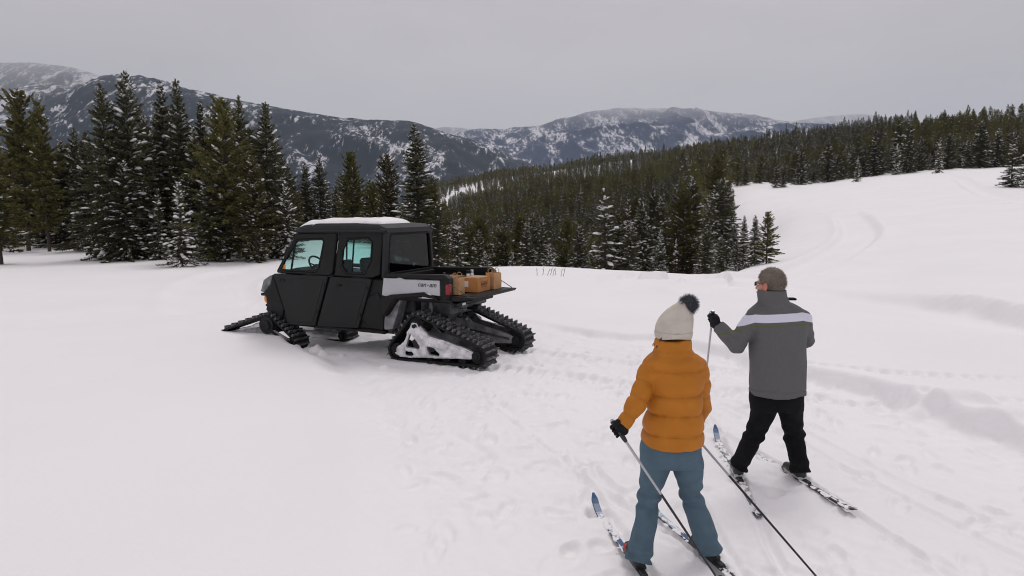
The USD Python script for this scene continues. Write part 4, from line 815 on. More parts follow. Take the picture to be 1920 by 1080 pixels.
# ------------------------------------------------------------------ what stands on the tailgate
_c, _s = math.cos(math.radians(CAR_YAW)), math.sin(math.radians(CAR_YAW))
def on_car(x, y, z): return (CAR_AT[0] + x * _c - y * _s, CAR_AT[1] + x * _s + y * _c, z)
kraft = varied('kraft_paper', (0.40, 0.22, 0.10), (0.50, 0.29, 0.14), 7.0, .8, bump=0.003, bscale=14)
carton = varied('carton_board', (0.36, 0.155, 0.045), (0.44, 0.20, 0.06), 5.0, .8, bump=0.0015, bscale=20)
carton_dark = varied('carton_board_dark', (0.20, 0.10, 0.04), (0.27, 0.14, 0.06), 5.0, .8)
print_dark = plain('box_print', (0.10, 0.045, 0.02), .8); print_brown = plain('bag_print', (0.26, 0.13, 0.055), .8)
orange_wrap = plain('orange_wrap', (0.55, 0.17, 0.02), .55)
def crumpled(m, amp, sc, seed):
    m = trimesh.Trimesh(*trimesh.remesh.subdivide_to_size(m.vertices, m.faces, .04)); m.merge_vertices(); v = m.vertices.copy()
    for k in range(3): v[:, k] += amp * (meshkit.fbm(v / sc + 9 * k + seed, 3, seed) - .5) * np.clip((v[:, 2] - .01) / .04, 0, 1)
    m.vertices = v; return m
def paper_bag(x, y, w, d, h, rot, label, seed):
    b = thing('paper_bag', on_car(x, y, 1.0135), label, 'paper bag', rotz=CAR_YAW + rot)
    prof = [(-w / 2, -d / 2), (w / 2, -d / 2), (w / 2, d / 2), (-w / 2, d / 2)]
    P = round_poly(prof, .012); shell = slab(P.difference(P.buffer(-.008)), 0, h, .002, 'xy'); floor_ = slab(P, 0, .006, .001, 'xy')
    put('bag_body', crumpled(trimesh.util.concatenate([shell, floor_]), .022, .09, seed), kraft, b, smooth=45)
    for sy in (-1, 1):
        put('handle', tube([(-.04, sy * (d / 2 - .012), h - .03), (-.038, sy * (d / 2 - .012), h + .045), (-.015, sy * (d / 2 - .02), h + .07), (.015, sy * (d / 2 - .02), h + .07), (.038, sy * (d / 2 - .012), h + .045), (.04, sy * (d / 2 - .012), h - .03)], .006, 6), kraft, b, smooth=True)
    put('contents', crumpled(cbox(-w / 2 + .02, w / 2 - .02, -d / 2 + .02, d / 2 - .02, .01, h - .03, .02), .03, .06, seed + 4), carton, b, smooth=45)
    t = [tube([(w / 2 + .0075, r_ * math.cos(a), h * .42 + r_ * math.sin(a)) for a in np.linspace(0, 2 * np.pi, 17)], .003, 4) for r_ in (.034,)]
    e = [slab(Polygon([(-.03, h * .2), (.03, h * .2), (.03, h * .215), (-.03, h * .215)]), -d / 2 - .006, -d / 2 - .0085, .0005)]
    put('round_print', [m_.copy() for m_ in t], print_brown, b)
    return b
paper_bag(-.175, .46, .17, .20, .25, 6, 'creased brown paper bag nearest the red tail light on the tailgate', 3)
paper_bag(-.33, -.42, .17, .21, .255, -8, 'brown paper bag at the far end of the tailgate, right of the printed carton', 9)
bx = thing('cardboard_box', on_car(-.235, -.01, 1.0135), 'orange brown printed carton between the two paper bags on the tailgate', 'cardboard box', rotz=CAR_YAW + 2)
put('carton', cbox(-.145, .145, -.215, .215, 0, .215, .006), carton, bx)
for a, b_ in ((-.145, -.004), (.004, .145)): put('flap', cbox(a, b_, -.214, .214, .2155, .2195, .0015), carton, bx)
put('tape', [cbox(-.146, .146, -.216, .0, .2195, .2202, .0003), cbox(-.03, .03, -.2165, -.2152, .14, .2195, .0003)], plain('packing_tape', (0.5, 0.33, 0.17), .25), bx)
put('label_sheet', cbox(.02, .11, .2150, .2164, .08, .17, .0004), plain('label_paper', (0.7, 0.68, 0.64), .7), bx)
marks = []
rgm = np.random.default_rng(4)
for k in range(9):
    y0_ = -.10 + k * .025; hh = rgm.uniform(.03, .06); marks.append(cbox(-.1475, -.1445, y0_, y0_ + rgm.uniform(.010, .018), .115 - hh / 2 + .02 * rgm.normal(0, .4), .115 + hh / 2, .001))
marks += [cbox(-.1475, -.1445, -.115, .125, .15, .157, .001), cbox(-.1475, -.1445, -.10, .11, .070, .075, .001)]
put('dark_print', marks, print_dark, bx, kind='stuff', label='dark brown printed emblem on the carton end')
b2 = thing('cardboard_box', on_car(.13, .12, 1.002), 'darker closed carton lying further in on the bed, behind the paper bag', 'cardboard box', rotz=CAR_YAW - 5)
put('carton', cbox(-.13, .13, -.2, .2, 0, .235, .006), carton_dark, b2); put('flap', cbox(-.129, -.003, -.199, .199, .2355, .239, .001), carton_dark, b2); put('flap', cbox(.003, .129, -.199, .199, .2355, .239, .001), carton_dark, b2)
flask_m = plain('flask_steel', (0.6, 0.6, 0.62), .22, metallic=0.9)
def lathe(prof, n=20):
    return trimesh.creation.revolve(np.array(prof, float), sections=n)
for y, lab in ((-.14, 'small steel flask left of its twin behind the printed carton'), (-.27, 'small steel flask right of its twin, beside the far paper bag')):
    f = thing('flask', on_car(-.02, y, 1.002), lab, 'flask', rotz=0)
    put('flask_body', lathe([(0, 0), (.036, 0), (.040, .01), (.040, .22), (.030, .25), (.024, .262), (0, .262)]), flask_m, f, smooth=30); put('cap', lathe([(0, .262), (.026, .262), (.027, .268), (.027, .305), (.022, .312), (0, .312)]), black_plastic if y > -.2 else flask_m, f, smooth=30)
bt = thing('bottle', on_car(-.03, .585, 1.002), 'slim white bottle standing between the bed wall and the near paper bag', 'bottle')
put('bottle_body', lathe([(0, 0), (.03, 0), (.032, .008), (.032, .22), (.012, .27), (.012, .315), (0, .315)]), snow_load, bt, smooth=30); put('cap', lathe([(0, .315), (.015, .315), (.015, .345), (0, .345)]), steel, bt, smooth=30)
ow = thing('orange_bundle', on_car(-.30, -.265, 1.0135), 'upright orange wrapped roll squeezed between carton and far paper bag', 'wrapped roll')
put('wrap', lathe([(0, 0), (.028, 0), (.03, .01), (.031, .20), (.024, .245), (.008, .26), (0, .26)]), orange_wrap, ow, smooth=30)
put('stick', tube([(0, 0, .22), (.01, 0, .40)], .007, 6), bark, ow, smooth=True)

# dry stalks on the crest
stalk_m = varied('dry_stalk', (0.05, 0.04, 0.035), (0.10, 0.08, 0.065), 20, .9)
for k, (a, b_) in enumerate((((1007, 517), (1006, 502)), ((1017, 516), (1020, 501)), ((1025, 517), (1031, 503)), ((1031, 516), (1036, 501)), ((1036, 517), (1039, 503)), ((1041, 516), (1041, 502)), ((1051, 518), (1054, 503)), ((1055, 518), (1060, 500)))):
    p = hit(*a); q = at_depth(*b_, p[1]); z0 = float(ground_z(p[0], p[1])[0])
    o = thing('dry_stalk', (p[0], p[1], z0 - .05), 'thin dead plant stalk sticking out of the snow crest right of the vehicle', 'stalk', 'dead stalks on the snow crest')
    v = np.array([q[0] - p[0], 0, q[2] - z0 + .05]); put('stem', tube([(0, 0, 0), v * .5 + [.01, 0, 0], v], [.009, .007, .004], 5), stalk_m, o)
    put('twig', tube([v * .6, v * .85 + [.035 * (-1) ** k, .02, 0]], [.005, .003], 4), stalk_m, o)

# ------------------------------------------------------------------ people: signed distances turned into one surface
def surface_net(f, lo, hi, h):
    lo, hi = np.asarray(lo, float), np.asarray(hi, float); n = np.ceil((hi - lo) / h).astype(int) + 1
    ax = [lo[k] + h * np.arange(n[k]) for k in range(3)]
    K = 4; nc = -(-(n - 1) // K) + 1; axc = [lo[k] + h * K * np.arange(nc[k]) for k in range(3)]
    Dc = f(np.stack(np.meshgrid(*axc, indexing='ij'), -1).reshape(-1, 3)).reshape(nc)
    from scipy.ndimage import minimum_filter, zoom
    nearc = minimum_filter(np.abs(Dc), size=3) < h * K * 1.25
    g = [np.minimum(np.round(np.arange(n[k]) / K).astype(int), nc[k] - 1) for k in range(3)]
    D = Dc[np.ix_(*g)].copy(); m_ = nearc[np.ix_(*g)]; I_ = np.argwhere(m_); D[m_] = f(lo + h * I_)
    S = D < 0; c = np.zeros(np.array(n) - 1, int); corners = [(a, b, d) for a in (0, 1) for b in (0, 1) for d in (0, 1)]
    for a, b, d in corners: c += S[a:n[0] - 1 + a, b:n[1] - 1 + b, d:n[2] - 1 + d]
    act = (c > 0) & (c < 8); I = np.argwhere(act); idx = np.full(act.shape, -1); idx[act] = np.arange(len(I))
    acc = np.zeros((len(I), 3)); cnt = np.zeros(len(I))
    for p in range(8):
        for q in range(p + 1, 8):
            A, B = np.array(corners[p]), np.array(corners[q])
            if np.abs(A - B).sum() != 1: continue
            da, db = D[tuple((I + A).T)], D[tuple((I + B).T)]; m = (da < 0) != (db < 0); t = np.where(m, da / np.where(m, da - db, 1), 0)
            acc += np.where(m[:, None], A + t[:, None] * (B - A), 0); cnt += m
    V = lo + h * (I + acc / cnt[:, None]); F = []
    for k in range(3):
        sl0 = [slice(None)] * 3; sl1 = [slice(None)] * 3; sl0[k] = slice(0, -1); sl1[k] = slice(1, None)
        ch = S[tuple(sl0)] != S[tuple(sl1)]; u, v = [j for j in range(3) if j != k]
        E = np.argwhere(ch); E = E[(E[:, u] > 0) & (E[:, v] > 0) & (E[:, u] < n[u] - 1) & (E[:, v] < n[v] - 1)]
        eu, ev = np.eye(3, dtype=int)[u], np.eye(3, dtype=int)[v]
        q = np.stack([idx[tuple(x.T)] for x in (E - eu - ev, E - ev, E, E - eu)], -1)
        flip = S[tuple(E.T)] == (k == 1); q[flip] = q[flip][:, ::-1]; F.append(q)
    F = np.vstack(F); F = F[(F >= 0).all(1)]
    m = trimesh.Trimesh(V, np.vstack([F[:, [0, 1, 2]], F[:, [0, 2, 3]]]), process=False)
    if m.volume < 0: m.invert()
    return m
def cone(P, a, b, ra, rb):
    a, b = np.asarray(a, float), np.asarray(b, float); ab = b - a; t = np.clip((P - a) @ ab / (ab @ ab), 0, 1)
    return np.linalg.norm(P - a - t[:, None] * ab, axis=1) - (ra + (rb - ra) * t)
def along(P, a, b):
    a, b = np.asarray(a, float), np.asarray(b, float); return (P - a) @ (b - a) / ((b - a) @ (b - a))
def ell(P, c, r, yaw=0.0):
    q = P - np.asarray(c, float)
    if yaw: cs, sn = math.cos(yaw), math.sin(yaw); q = np.column_stack([q[:, 0] * cs + q[:, 1] * sn, -q[:, 0] * sn + q[:, 1] * cs, q[:, 2]])
    r = np.asarray(r, float); k = np.linalg.norm(q / r, axis=1); return (k - 1) * r.min() if r.min() == r.max() else k * (k - 1) / np.maximum(np.linalg.norm(q / r ** 2, axis=1), 1e-6)
def smin(a, b, k):
    h = np.clip(.5 + .5 * (b - a) / k, 0, 1); return b * (1 - h) + a * h - k * h * (1 - h)
def blend(ds, k):
    o = ds[0]
    for d in ds[1:]: o = smin(o, d, k)
    return o
def stack(P, rows, e=2.3):
    """a torso: rows of (z, centre x, centre y, half width, half depth)"""
    r = np.array(sorted(rows)); z = P[:, 2]; zc = np.clip(z, r[0, 0], r[-1, 0]); g = [PchipInterpolator(r[:, 0], r[:, k])(zc) for k in range(1, 5)]
    k = (np.abs((P[:, 0] - g[0]) / g[2]) ** e + np.abs((P[:, 1] - g[1]) / g[3]) ** e) ** (1 / e)
    d = (k - 1) * np.minimum(g[2], g[3]); return np.maximum(d, np.maximum(z - r[-1, 0], r[0, 0] - z))
def wr(P, s, seed, sx=1.0, sz=1.0, oc=2):
    return meshkit.fbm(P * [sx / s, sx / s, sz / s], oc, seed) - .5

def grip_hand(c, axis, back, grow=0.0, scale=1.0):
    """distance function of a hand closed round a pole through c along 'axis' (thumb end up); 'back' points from the pole to the palm"""
    c = np.asarray(c, float); ax = unit(np.asarray(axis, float)); bk = np.asarray(back, float); bk = unit(bk - ax * (bk @ ax)); sd = np.cross(ax, bk)
    def f(P, finger_side=1):
        ds = [cone(P, c + bk * .026 * scale + ax * .030 * scale, c + bk * .026 * scale - ax * .030 * scale, .023 * scale + grow, .021 * scale + grow),
              cone(P, c + bk * .040 * scale + ax * .026, c + bk * .040 * scale - ax * .026, .018 * scale + grow, .017 * scale + grow)]
        out = blend(ds, .02)
        for i, (o, L_, r) in enumerate(((.033, 1.0, .0098), (.011, 1.08, .0102), (-.011, 1.02, .0098), (-.032, .88, .0085))):
            pts = []
            for a in np.radians([12, 62, 118, 172 * min(1, L_)]): pts.append(c + ax * o * scale + (bk * math.cos(a) + sd * finger_side * math.sin(a)) * (.0295 * scale))
            for p, q, r0, r1 in zip(pts[:-1], pts[1:], (1.12, 1.0, .92), (1.0, .92, .8)): out = smin(out, cone(P, p, q, r * r0 * scale + grow * .6, r * r1 * scale + grow * .6), .005)
        th = [c + bk * .03 * scale + ax * .035 * scale, c + (bk * .6 - sd * finger_side * .85) * .029 * scale + ax * .046 * scale, c + (-bk * .5 - sd * finger_side * .75) * .029 * scale + ax * .040 * scale]
        for p, q in zip(th[:-1], th[1:]): out = smin(out, cone(P, p, q, .0125 * scale + grow * .6, .011 * scale + grow * .6), .008)
        return out
    return f

skin = usdkit.material(stage, L + 'skin', {'p': ('principled_bsdf', {'base_color': (0.50, 0.25, 0.18), 'roughness': 0.5, 'subsurface_weight': 0.12, 'subsurface_scale': 0.01})}, surface='p.BSDF')
skin_cold = plain('skin_reddened', (0.50, 0.17, 0.12), .5)
eye_white = plain('eye_white', (0.75, 0.73, 0.70), .25); iris_m = plain('iris', (0.06, 0.04, 0.03), .2); lip_m = plain('lips', (0.42, 0.15, 0.13), .45)
cloth = lambda name, a, b, sc=40, **k: varied(name, a, b, sc, k.pop('rough', .85), **k)
orange_nylon = cloth('orange_nylon', (0.40, 0.140, 0.009), (0.46, 0.163, 0.012), 6, rough=.62, bump=.002, bscale=28, specular_ior_level=.3)
blue_cloth = cloth('blue_trousers_cloth', (0.075, 0.120, 0.158), (0.092, 0.144, 0.186), 12, bump=.0015, bscale=60, specular_ior_level=.2)
black_cloth = cloth('black_trousers_cloth', (0.004, 0.004, 0.0045), (0.007, 0.007, 0.008), 12, bump=.0015, bscale=60, specular_ior_level=.15)
glove_black = cloth('black_glove', (0.006, 0.006, 0.008), (0.012, 0.012, 0.015), 30, bump=.001, bscale=90, specular_ior_level=.25)
boot_black = cloth('boot_black', (0.010, 0.010, 0.011), (0.02, 0.02, 0.022), 12, rough=.5)
boot_grey = plain('boot_grey', (0.45, 0.45, 0.46), .5); boot_red = plain('boot_red', (0.42, 0.035, 0.03), .45)
wool = usdkit.material(stage, L + 'cream_wool', {'tc': ('texture_coordinate', {}), 'n': ('noise_texture', {'scale': 90.0, 'detail': 3.0}), 'n2': ('noise_texture', {'scale': 9.0, 'detail': 2.0}),
    'r': ('rgb_ramp', {'ramp': [(0.3, (0.50, 0.46, 0.40)), (0.7, (0.62, 0.57, 0.51))]}), 'b': ('bump', {'strength': 1.0, 'distance': 0.004}), 'p': ('principled_bsdf', {'roughness': 0.95, 'specular_ior_level': 0.1})},
    [('tc.object', 'n.vector'), ('tc.object', 'n2.vector'), ('n2.fac', 'r.fac'), ('r.color', 'p.base_color'), ('n.fac', 'b.height'), ('b.normal', 'p.normal')], surface='p.BSDF')
fur_grey = foliage('pompom_fur', (0.07, 0.073, 0.09), (0.14, 0.145, 0.17), (0.26, 0.26, 0.30))
hair_brown = varied('brown_hair', (0.035, 0.018, 0.012), (0.07, 0.035, 0.022), 30, .5); hair_grey = foliage('grey_brown_hair', (0.118, 0.098, 0.082), (0.205, 0.175, 0.148), (0.34, 0.30, 0.262))
lens_dark = plain('sunglass_lens', (0.008, 0.008, 0.01), .1)
pole_silver = plain('pole_silver', (0.42, 0.42, 0.45), .35, metallic=0.5); pole_black = plain('pole_black', (0.012, 0.012, 0.016), .35)

def head_skin(P, c, yaw, s=1.0):
    """a head with face: the face looks along +y turned left by yaw"""
    cs, sn = math.cos(yaw), math.sin(yaw); R = lambda x, y, z: np.asarray(c) + s * np.array([x * cs - y * sn, x * sn + y * cs, z])
    d = blend([ell(P, R(0, -.012, .022), np.array([.076, .094, .095]) * s, yaw), ell(P, R(0, .03, -.045), np.array([.060, .062, .075]) * s, yaw)], .03)
    d = smin(d, ell(P, R(0, .072, -.098), np.array([.026, .022, .020]) * s, yaw), .02)                     # chin
    d = smin(d, cone(P, R(0, .092, .005), R(0, .112, -.035), .008 * s, .0145 * s), .012)                    # nose
    for k in (-1, 1):
        d = smin(d, ell(P, R(k * .014, .100, -.038), np.array([.010, .010, .008]) * s, yaw), .006)
        d = smin(d, ell(P, R(k * .032, .080, .022), np.array([.024, .014, .009]) * s, yaw), .012)         # brows
        d = smin(d, ell(P, R(k * .046, .062, -.028), np.array([.02, .02, .018]) * s, yaw), .02)            # cheeks
        d = np.maximum(d, -ell(P, R(k * .032, .096, .004), np.array([.018, .014, .011]) * s, yaw))
        d = smin(d, ell(P, R(k * .080, -.008, -.008), np.array([.010, .020, .033]) * s, yaw), .008)         # ears
        d = smin(d, cone(P, R(k * .084, -.016, .018), R(k * .084, -.022, -.008), .007 * s, .006 * s), .005)
    return smin(d, ell(P, R(0, .094, -.066), np.array([.024, .012, .007]) * s, yaw), .008), R
def face_parts(b, R, yaw, s):
    for k in (-1, 1):
        e = trimesh.creation.icosphere(2, .0125 * s); e.apply_translation(R(k * .032, .084, .004)); put('eye', e, eye_white, b, smooth=True)
        e = trimesh.creation.icosphere(1, .0062 * s); e.apply_translation(R(k * .032, .0935, .004)); put('iris', e, iris_m, b, smooth=True)
    m = trimesh.creation.icosphere(2, 1.0); m.vertices = m.vertices * np.array([.023, .008, .006]) * s; m.apply_transform(trimesh.transformations.rotation_matrix(yaw, [0, 0, 1])); m.apply_translation(R(0, .104, -.066)); put('lips', m, lip_m, b, smooth=True)
def tufts(points, normals, n, length, width, seed, lean=(0, 0, -.3), spread=.5):
    rg = np.random.default_rng(seed); i = rg.integers(len(points), size=n); p = points[i]; d = unit(normals[i] + rg.normal(0, spread, (n, 3)) + np.asarray(lean)); w = unit(np.cross(d, rg.normal(0, 1, (n, 3)))) * width; l = length * rg.uniform(.6, 1.2, n)[:, None]
    v = np.stack([p - w, p + w, p + d * l], 1).reshape(-1, 3); return trimesh.Trimesh(v, np.arange(3 * n).reshape(-1, 3), process=False)

def pole(name, top, tip, label, ratio, basket=True):
    top, tip = np.asarray(top, float), np.asarray(tip, float); o = thing(name, tip, label, 'ski pole'); v = top - tip; ln = np.linalg.norm(v); d = v / ln
    put('shaft', tube([d * ln * ratio, d * (ln - .12)], [.0078, .0088], 12), pole_silver, o, smooth=30); put('lower_shaft', tube([d * .02, d * ln * ratio], [.0062, .0082], 12), pole_black, o, smooth=30)
    put('grip', tube([d * (ln - .15), d * (ln - .13), d * (ln - .02), d * ln, d * (ln + .008)], [.011, .0145, .015, .017, .010], 12), pole_black, o, smooth=30); put('cap', tube([d * (ln + .006), d * (ln + .014)], [.012, .009], 10), pole_silver, o, smooth=30)
    a = unit(np.cross(d, [1, .2, 0])); b = np.cross(d, a); t = np.linspace(0, np.pi * 1.2, 12); put('strap', tube([d * (ln - .01) + .055 * (np.sin(x) * a) - .045 * (1 - np.cos(x)) * d for x in t], .004, 5), glove_black, o, smooth=True)
    put('basket', tube([d * .055, d * .060, d * .070], [.034, .034, .010], 14), pole_black, o, smooth=30); put('point', tube([[0, 0, -.03], d * .03], [.001, .005], 8), steel, o)
    return o
def ski(tip, ang, length, boot_s, label, tail_text=False, tail_dark=True, seed=0):
    """tip: ground point of the shovel; ang: heading; boot_s: where the boot sits, from the tip"""
    a = math.radians(ang); d = np.array([math.sin(a), math.cos(a), 0]) ; mid = np.asarray(tip, float)[:2] - d[:2] * length * .5
    s = np.linspace(0, 1, 45) * length; c = np.asarray(tip)[None, :2] - s[:, None] * d[None, :2]
    g = ground_z(c[:, 0], c[:, 1]); fit = np.polyfit(s, g, 1); zb = np.polyval(fit, s) + .012
    z = zb + .10 * np.clip(1 - s / .24, 0, 1) ** 2 + .028 * np.clip((s - length + .12) / .12, 0, 1) ** 2 + .006 * np.sin(np.pi * s / length)
    w = .0235 * np.clip(s / .035, .12, 1) ** .5 * (1 + .10 * np.cos(2 * np.pi * s / length)) * np.clip((length - s) / .03, .35, 1) ** .5; th = .014 - .009 * np.abs(2 * s / length - 1) ** 1.5
    base = np.array([mid[0], mid[1], float(np.polyval(fit, length / 2))]); o = thing('ski', base, label, 'ski'); n_ = np.array([d[1], -d[0], 0])
    def strip(i0, i1, lift=0.0, k=1.0, t0=None):
        V = []
        for i in range(i0, i1 + 1):
            p = np.array([*c[i], z[i]]) - base; hh = th[i] if t0 is None else t0; V += [p - n_ * w[i] * k + [0, 0, lift], p + n_ * w[i] * k + [0, 0, lift], p + n_ * w[i] * k * .93 + [0, 0, lift + hh], p - n_ * w[i] * k * .93 + [0, 0, lift + hh]]
        m_ = i1 - i0 + 1; F = []
        for i in range(m_ - 1):
            for j in range(4):
                A, B = i * 4 + j, i * 4 + (j + 1) % 4; F += [(A, B, B + 4), (A, B + 4, A + 4)]
        F += [(0, 2, 1), (0, 3, 2), (4 * m_ - 4, 4 * m_ - 3, 4 * m_ - 2), (4 * m_ - 4, 4 * m_ - 2, 4 * m_ - 1)]
        t = trimesh.Trimesh(np.array(V), np.array(F), process=False); t.fix_normals(); return t
    put('running_surface', strip(0, 44), ski_dark, o)
    ib = int(boot_s / length * 44)
    put('tip_sheet', strip(0, 4, .0125, .99, .002), ski_blue, o); put('fore_sheet', strip(4, ib - 3, .0125, .95, .002), ski_pale if seed < 3 else ski_frost, o); put('mid_sheet', strip(ib - 7, ib - 3, .0145, .8, .0015), ski_blue if seed < 3 else ski_dark, o)
    put('tail_sheet', strip(ib + 3, 44, .0125, .95, .002), ski_dark if tail_dark else ski_frost, o)
    bz = float(np.interp(boot_s, s, z)) - base[2] + .014; bp_ = np.array([*(np.asarray(tip)[:2] - d[:2] * boot_s - base[:2]), bz])
    Rm = trimesh.transformations.rotation_matrix(-a, [0, 0, 1]); Rm[:3, 3] = bp_
    def loc(m): m = tm(m).copy(); m.apply_transform(Rm); return m
    put('binding', loc(trimesh.util.concatenate([tm(q) for q in (cbox(-.024, .024, -.20, .17, 0, .008, .002), cbox(-.022, .022, .10, .17, .008, .03, .006), cbox(-.02, .02, -.20, -.13, .008, .022, .005))])), boot_black, o, smooth=30)
    # snow thrown onto the ski
    rg = np.random.default_rng(seed); fl = []
    for _ in range(80):
        i = int(rg.integers(5, 44)); p = np.array([*c[i], z[i] + .012]) - base + n_ * rg.normal(0, .018); e = trimesh.creation.icosphere(1, 1.0); e.vertices *= [rg.uniform(.005, .022), rg.uniform(.008, .05), rg.uniform(.002, .007)]
        e.apply_transform(trimesh.transformations.rotation_matrix(-a, [0, 0, 1])); e.apply_translation(p); fl.append(e)
    put('snow_crumbs', trimesh.util.concatenate(fl), snow_load, o, smooth=True, kind='stuff')
    if tail_text:
        t = meshkit.text_mesh('S', .030, .002, bold=True); v = t.vertices - [t.vertices[:, 0].mean(), t.vertices[:, 1].mean(), 0]; i = ib + 6; t.vertices = v * [1.15, 1.4, 1]; t.apply_transform(trimesh.transformations.rotation_matrix(-a, [0, 0, 1])); t.apply_translation(np.array([*c[i], z[i] + .0150]) - base)
        put('letter', t, lamp_white, o)
    return o, lambda x, y, zz_: base + (Rm @ np.array([x, y, zz_, 1]))[:3], a
ski_frost = varied('ski_frosted', (0.05, 0.06, 0.08), (0.80, 0.80, 0.82), 11, .5); ski_blue = varied('ski_blue', (0.015, 0.06, 0.16), (0.03, 0.10, 0.24), 14, .35); ski_pale = varied('ski_pale', (0.10, 0.22, 0.38), (0.75, 0.76, 0.78), 16, .4); ski_dark = varied('ski_dark', (0.010, 0.011, 0.014), (0.03, 0.032, 0.036), 14, .4)

def boot(b, W, a, mats, O):
    """a cross country boot standing on the ski; W maps ski coordinates to the world"""
    T = lambda x, y, z: np.array(W(x, y, z)) - O
    f = lambda P: blend([cone(P, T(0, .12, .040), T(0, -.08, .042), .036, .038), cone(P, T(0, -.08, .05), T(0, -.070, .095), .038, .032), cone(P, T(0, .06, .055), T(0, -.05, .085), .034, .038)], .03)
    c = T(0, 0, .1); m = surface_net(f, c - .26, c + .26, .009); m.vertices[:, 2] = np.maximum(m.vertices[:, 2], T(0, 0, .018)[2]); put('boot', m, mats[0], b, smooth=True)
    P = [T(x, y, .010) for x, y in ((-.034, -.12), (.034, -.12), (.036, .10), (.02, .155), (-.02, .155), (-.036, .10))]; v = np.array(P + [p + [0, 0, .022] for p in P]); put('sole', trimesh.Trimesh(v).convex_hull, mats[1], b)
    if mats[2] is boot_red: put('toe_strap', trimesh.util.concatenate([tm(cbox(*(lambda q: (q[0] - .034, q[0] + .034, q[1] - .030, q[1] + .030, q[2] - .022, q[2] + .014))(T(-.012, .085, .06)), .012))]), mats[2], b, smooth=30)

# ---- the woman in orange
WY = 4.25
Ws = {}
_, Ws['L'], aL = ski((0.639, 5.146), -9.2, 1.86, .97, 'blue tipped ski under the left foot of the orange jacket skier', seed=1)
_, Ws['R'], aR = ski((1.045, 5.10), -17.5, 1.86, .82, 'dark tailed ski with a white letter under the right foot of the orange jacket skier', tail_text=True, seed=2)
O = np.array([1.07, WY, float(ground_z(1.07, WY)[0])])
W = lambda px, py, y=WY: at_depth(px, py, y) - O
wo = thing('person', O, 'person in orange puffer jacket, cream bobble hat and blue trousers on skis, seen from behind', 'person')
zr = lambda py, y=WY: at_depth(1260, py, y)[2] - O[2]
def rows_px(tab, y, depth):
    out = []
    for (py, xl, xr, b) in tab: a_, c_ = W(xl, py, y) if y == WY else at_depth(xl, py, y) - O, W(xr, py, y) if y == WY else at_depth(xr, py, y) - O; out.append((a_[2], (a_[0] + c_[0]) / 2, depth, (c_[0] - a_[0]) / 2 * .97, b))
    return out
shL, elL, wrL = W(1218, 693), W(1195, 754, 4.15), W(1167, 797, 4.11); shR, elR, wrR = W(1310, 690), W(1316, 762, 4.36), W(1296, 806, 4.56)
hipL, knL, anL = W(1229, 872), W(1218, 930, 4.27), np.array(Ws['L'](0, -.075, .09)) - O; hipR, knR, anR = W(1289, 872), W(1296, 928, 4.33), np.array(Ws['R'](0, -.075, .09)) - O
ftL, ftR = [[np.array(Ws[k](0, q, .05)) - O for q in (-.08, .09)] for k in 'LR']
hdW = W(1263, 612, 4.28)
gripL = W(1159, 806, 4.09); tipL = on_ground(1356, 1096) - O; tipL[2] = 0; poleL_dir = unit(gripL - tipL)
gripR = W(1293, 806, 4.62); tipR = on_ground(1562, 1112) - O; tipR[2] = 0; poleR_dir = unit(gripR - tipR)
handL = grip_hand(gripL, poleL_dir, wrL - gripL); handR = grip_hand(gripR, poleR_dir, wrR - gripR)
def body_w(P):
    d, _ = head_skin(P, hdW, .12, .98)
    tor = blend([cone(P, W(1262, 650), W(1262, 700), .050, .09), cone(P, W(1262, 705), W(1262, 770), .10, .095), cone(P, W(1262, 770), W(1260, 830), .10, .10)], .06)
    d = smin(d, tor, .03)
    for p in ((shL, elL, wrL, handL, gripL), (shR, elR, wrR, handR, gripR)):
        d = smin(d, cone(P, W(1262, 690), p[0], .06, .050), .04); d = smin(d, cone(P, p[0], p[1], .046, .038), .02); d = smin(d, cone(P, p[1], p[2], .038, .027), .02); d = smin(d, cone(P, p[2], p[4] * .6 + p[2] * .4, .026, .024), .02); d = smin(d, p[3](P), .01)
    for p in ((hipL, knL, anL, aL, ftL), (hipR, knR, anR, aR, ftR)):
        d = smin(d, cone(P, p[0], p[1], .078, .048), .04); d = smin(d, cone(P, p[1], p[2], .048, .034), .02); d = smin(d, cone(P, p[4][0], p[4][1], .024, .018), .02)
    return d
bw_ = put('body', surface_net(body_w, (-.50, -.45, -.02), (.45, .60, 1.80), .0095), skin, wo, smooth=True)
_, Rw = head_skin(np.zeros((1, 3)), hdW, .12, .98); face_parts(bw_, Rw, .12, .98)
SEAM = [zr(p) for p in (662, 690, 735, 770, 806, 836)]
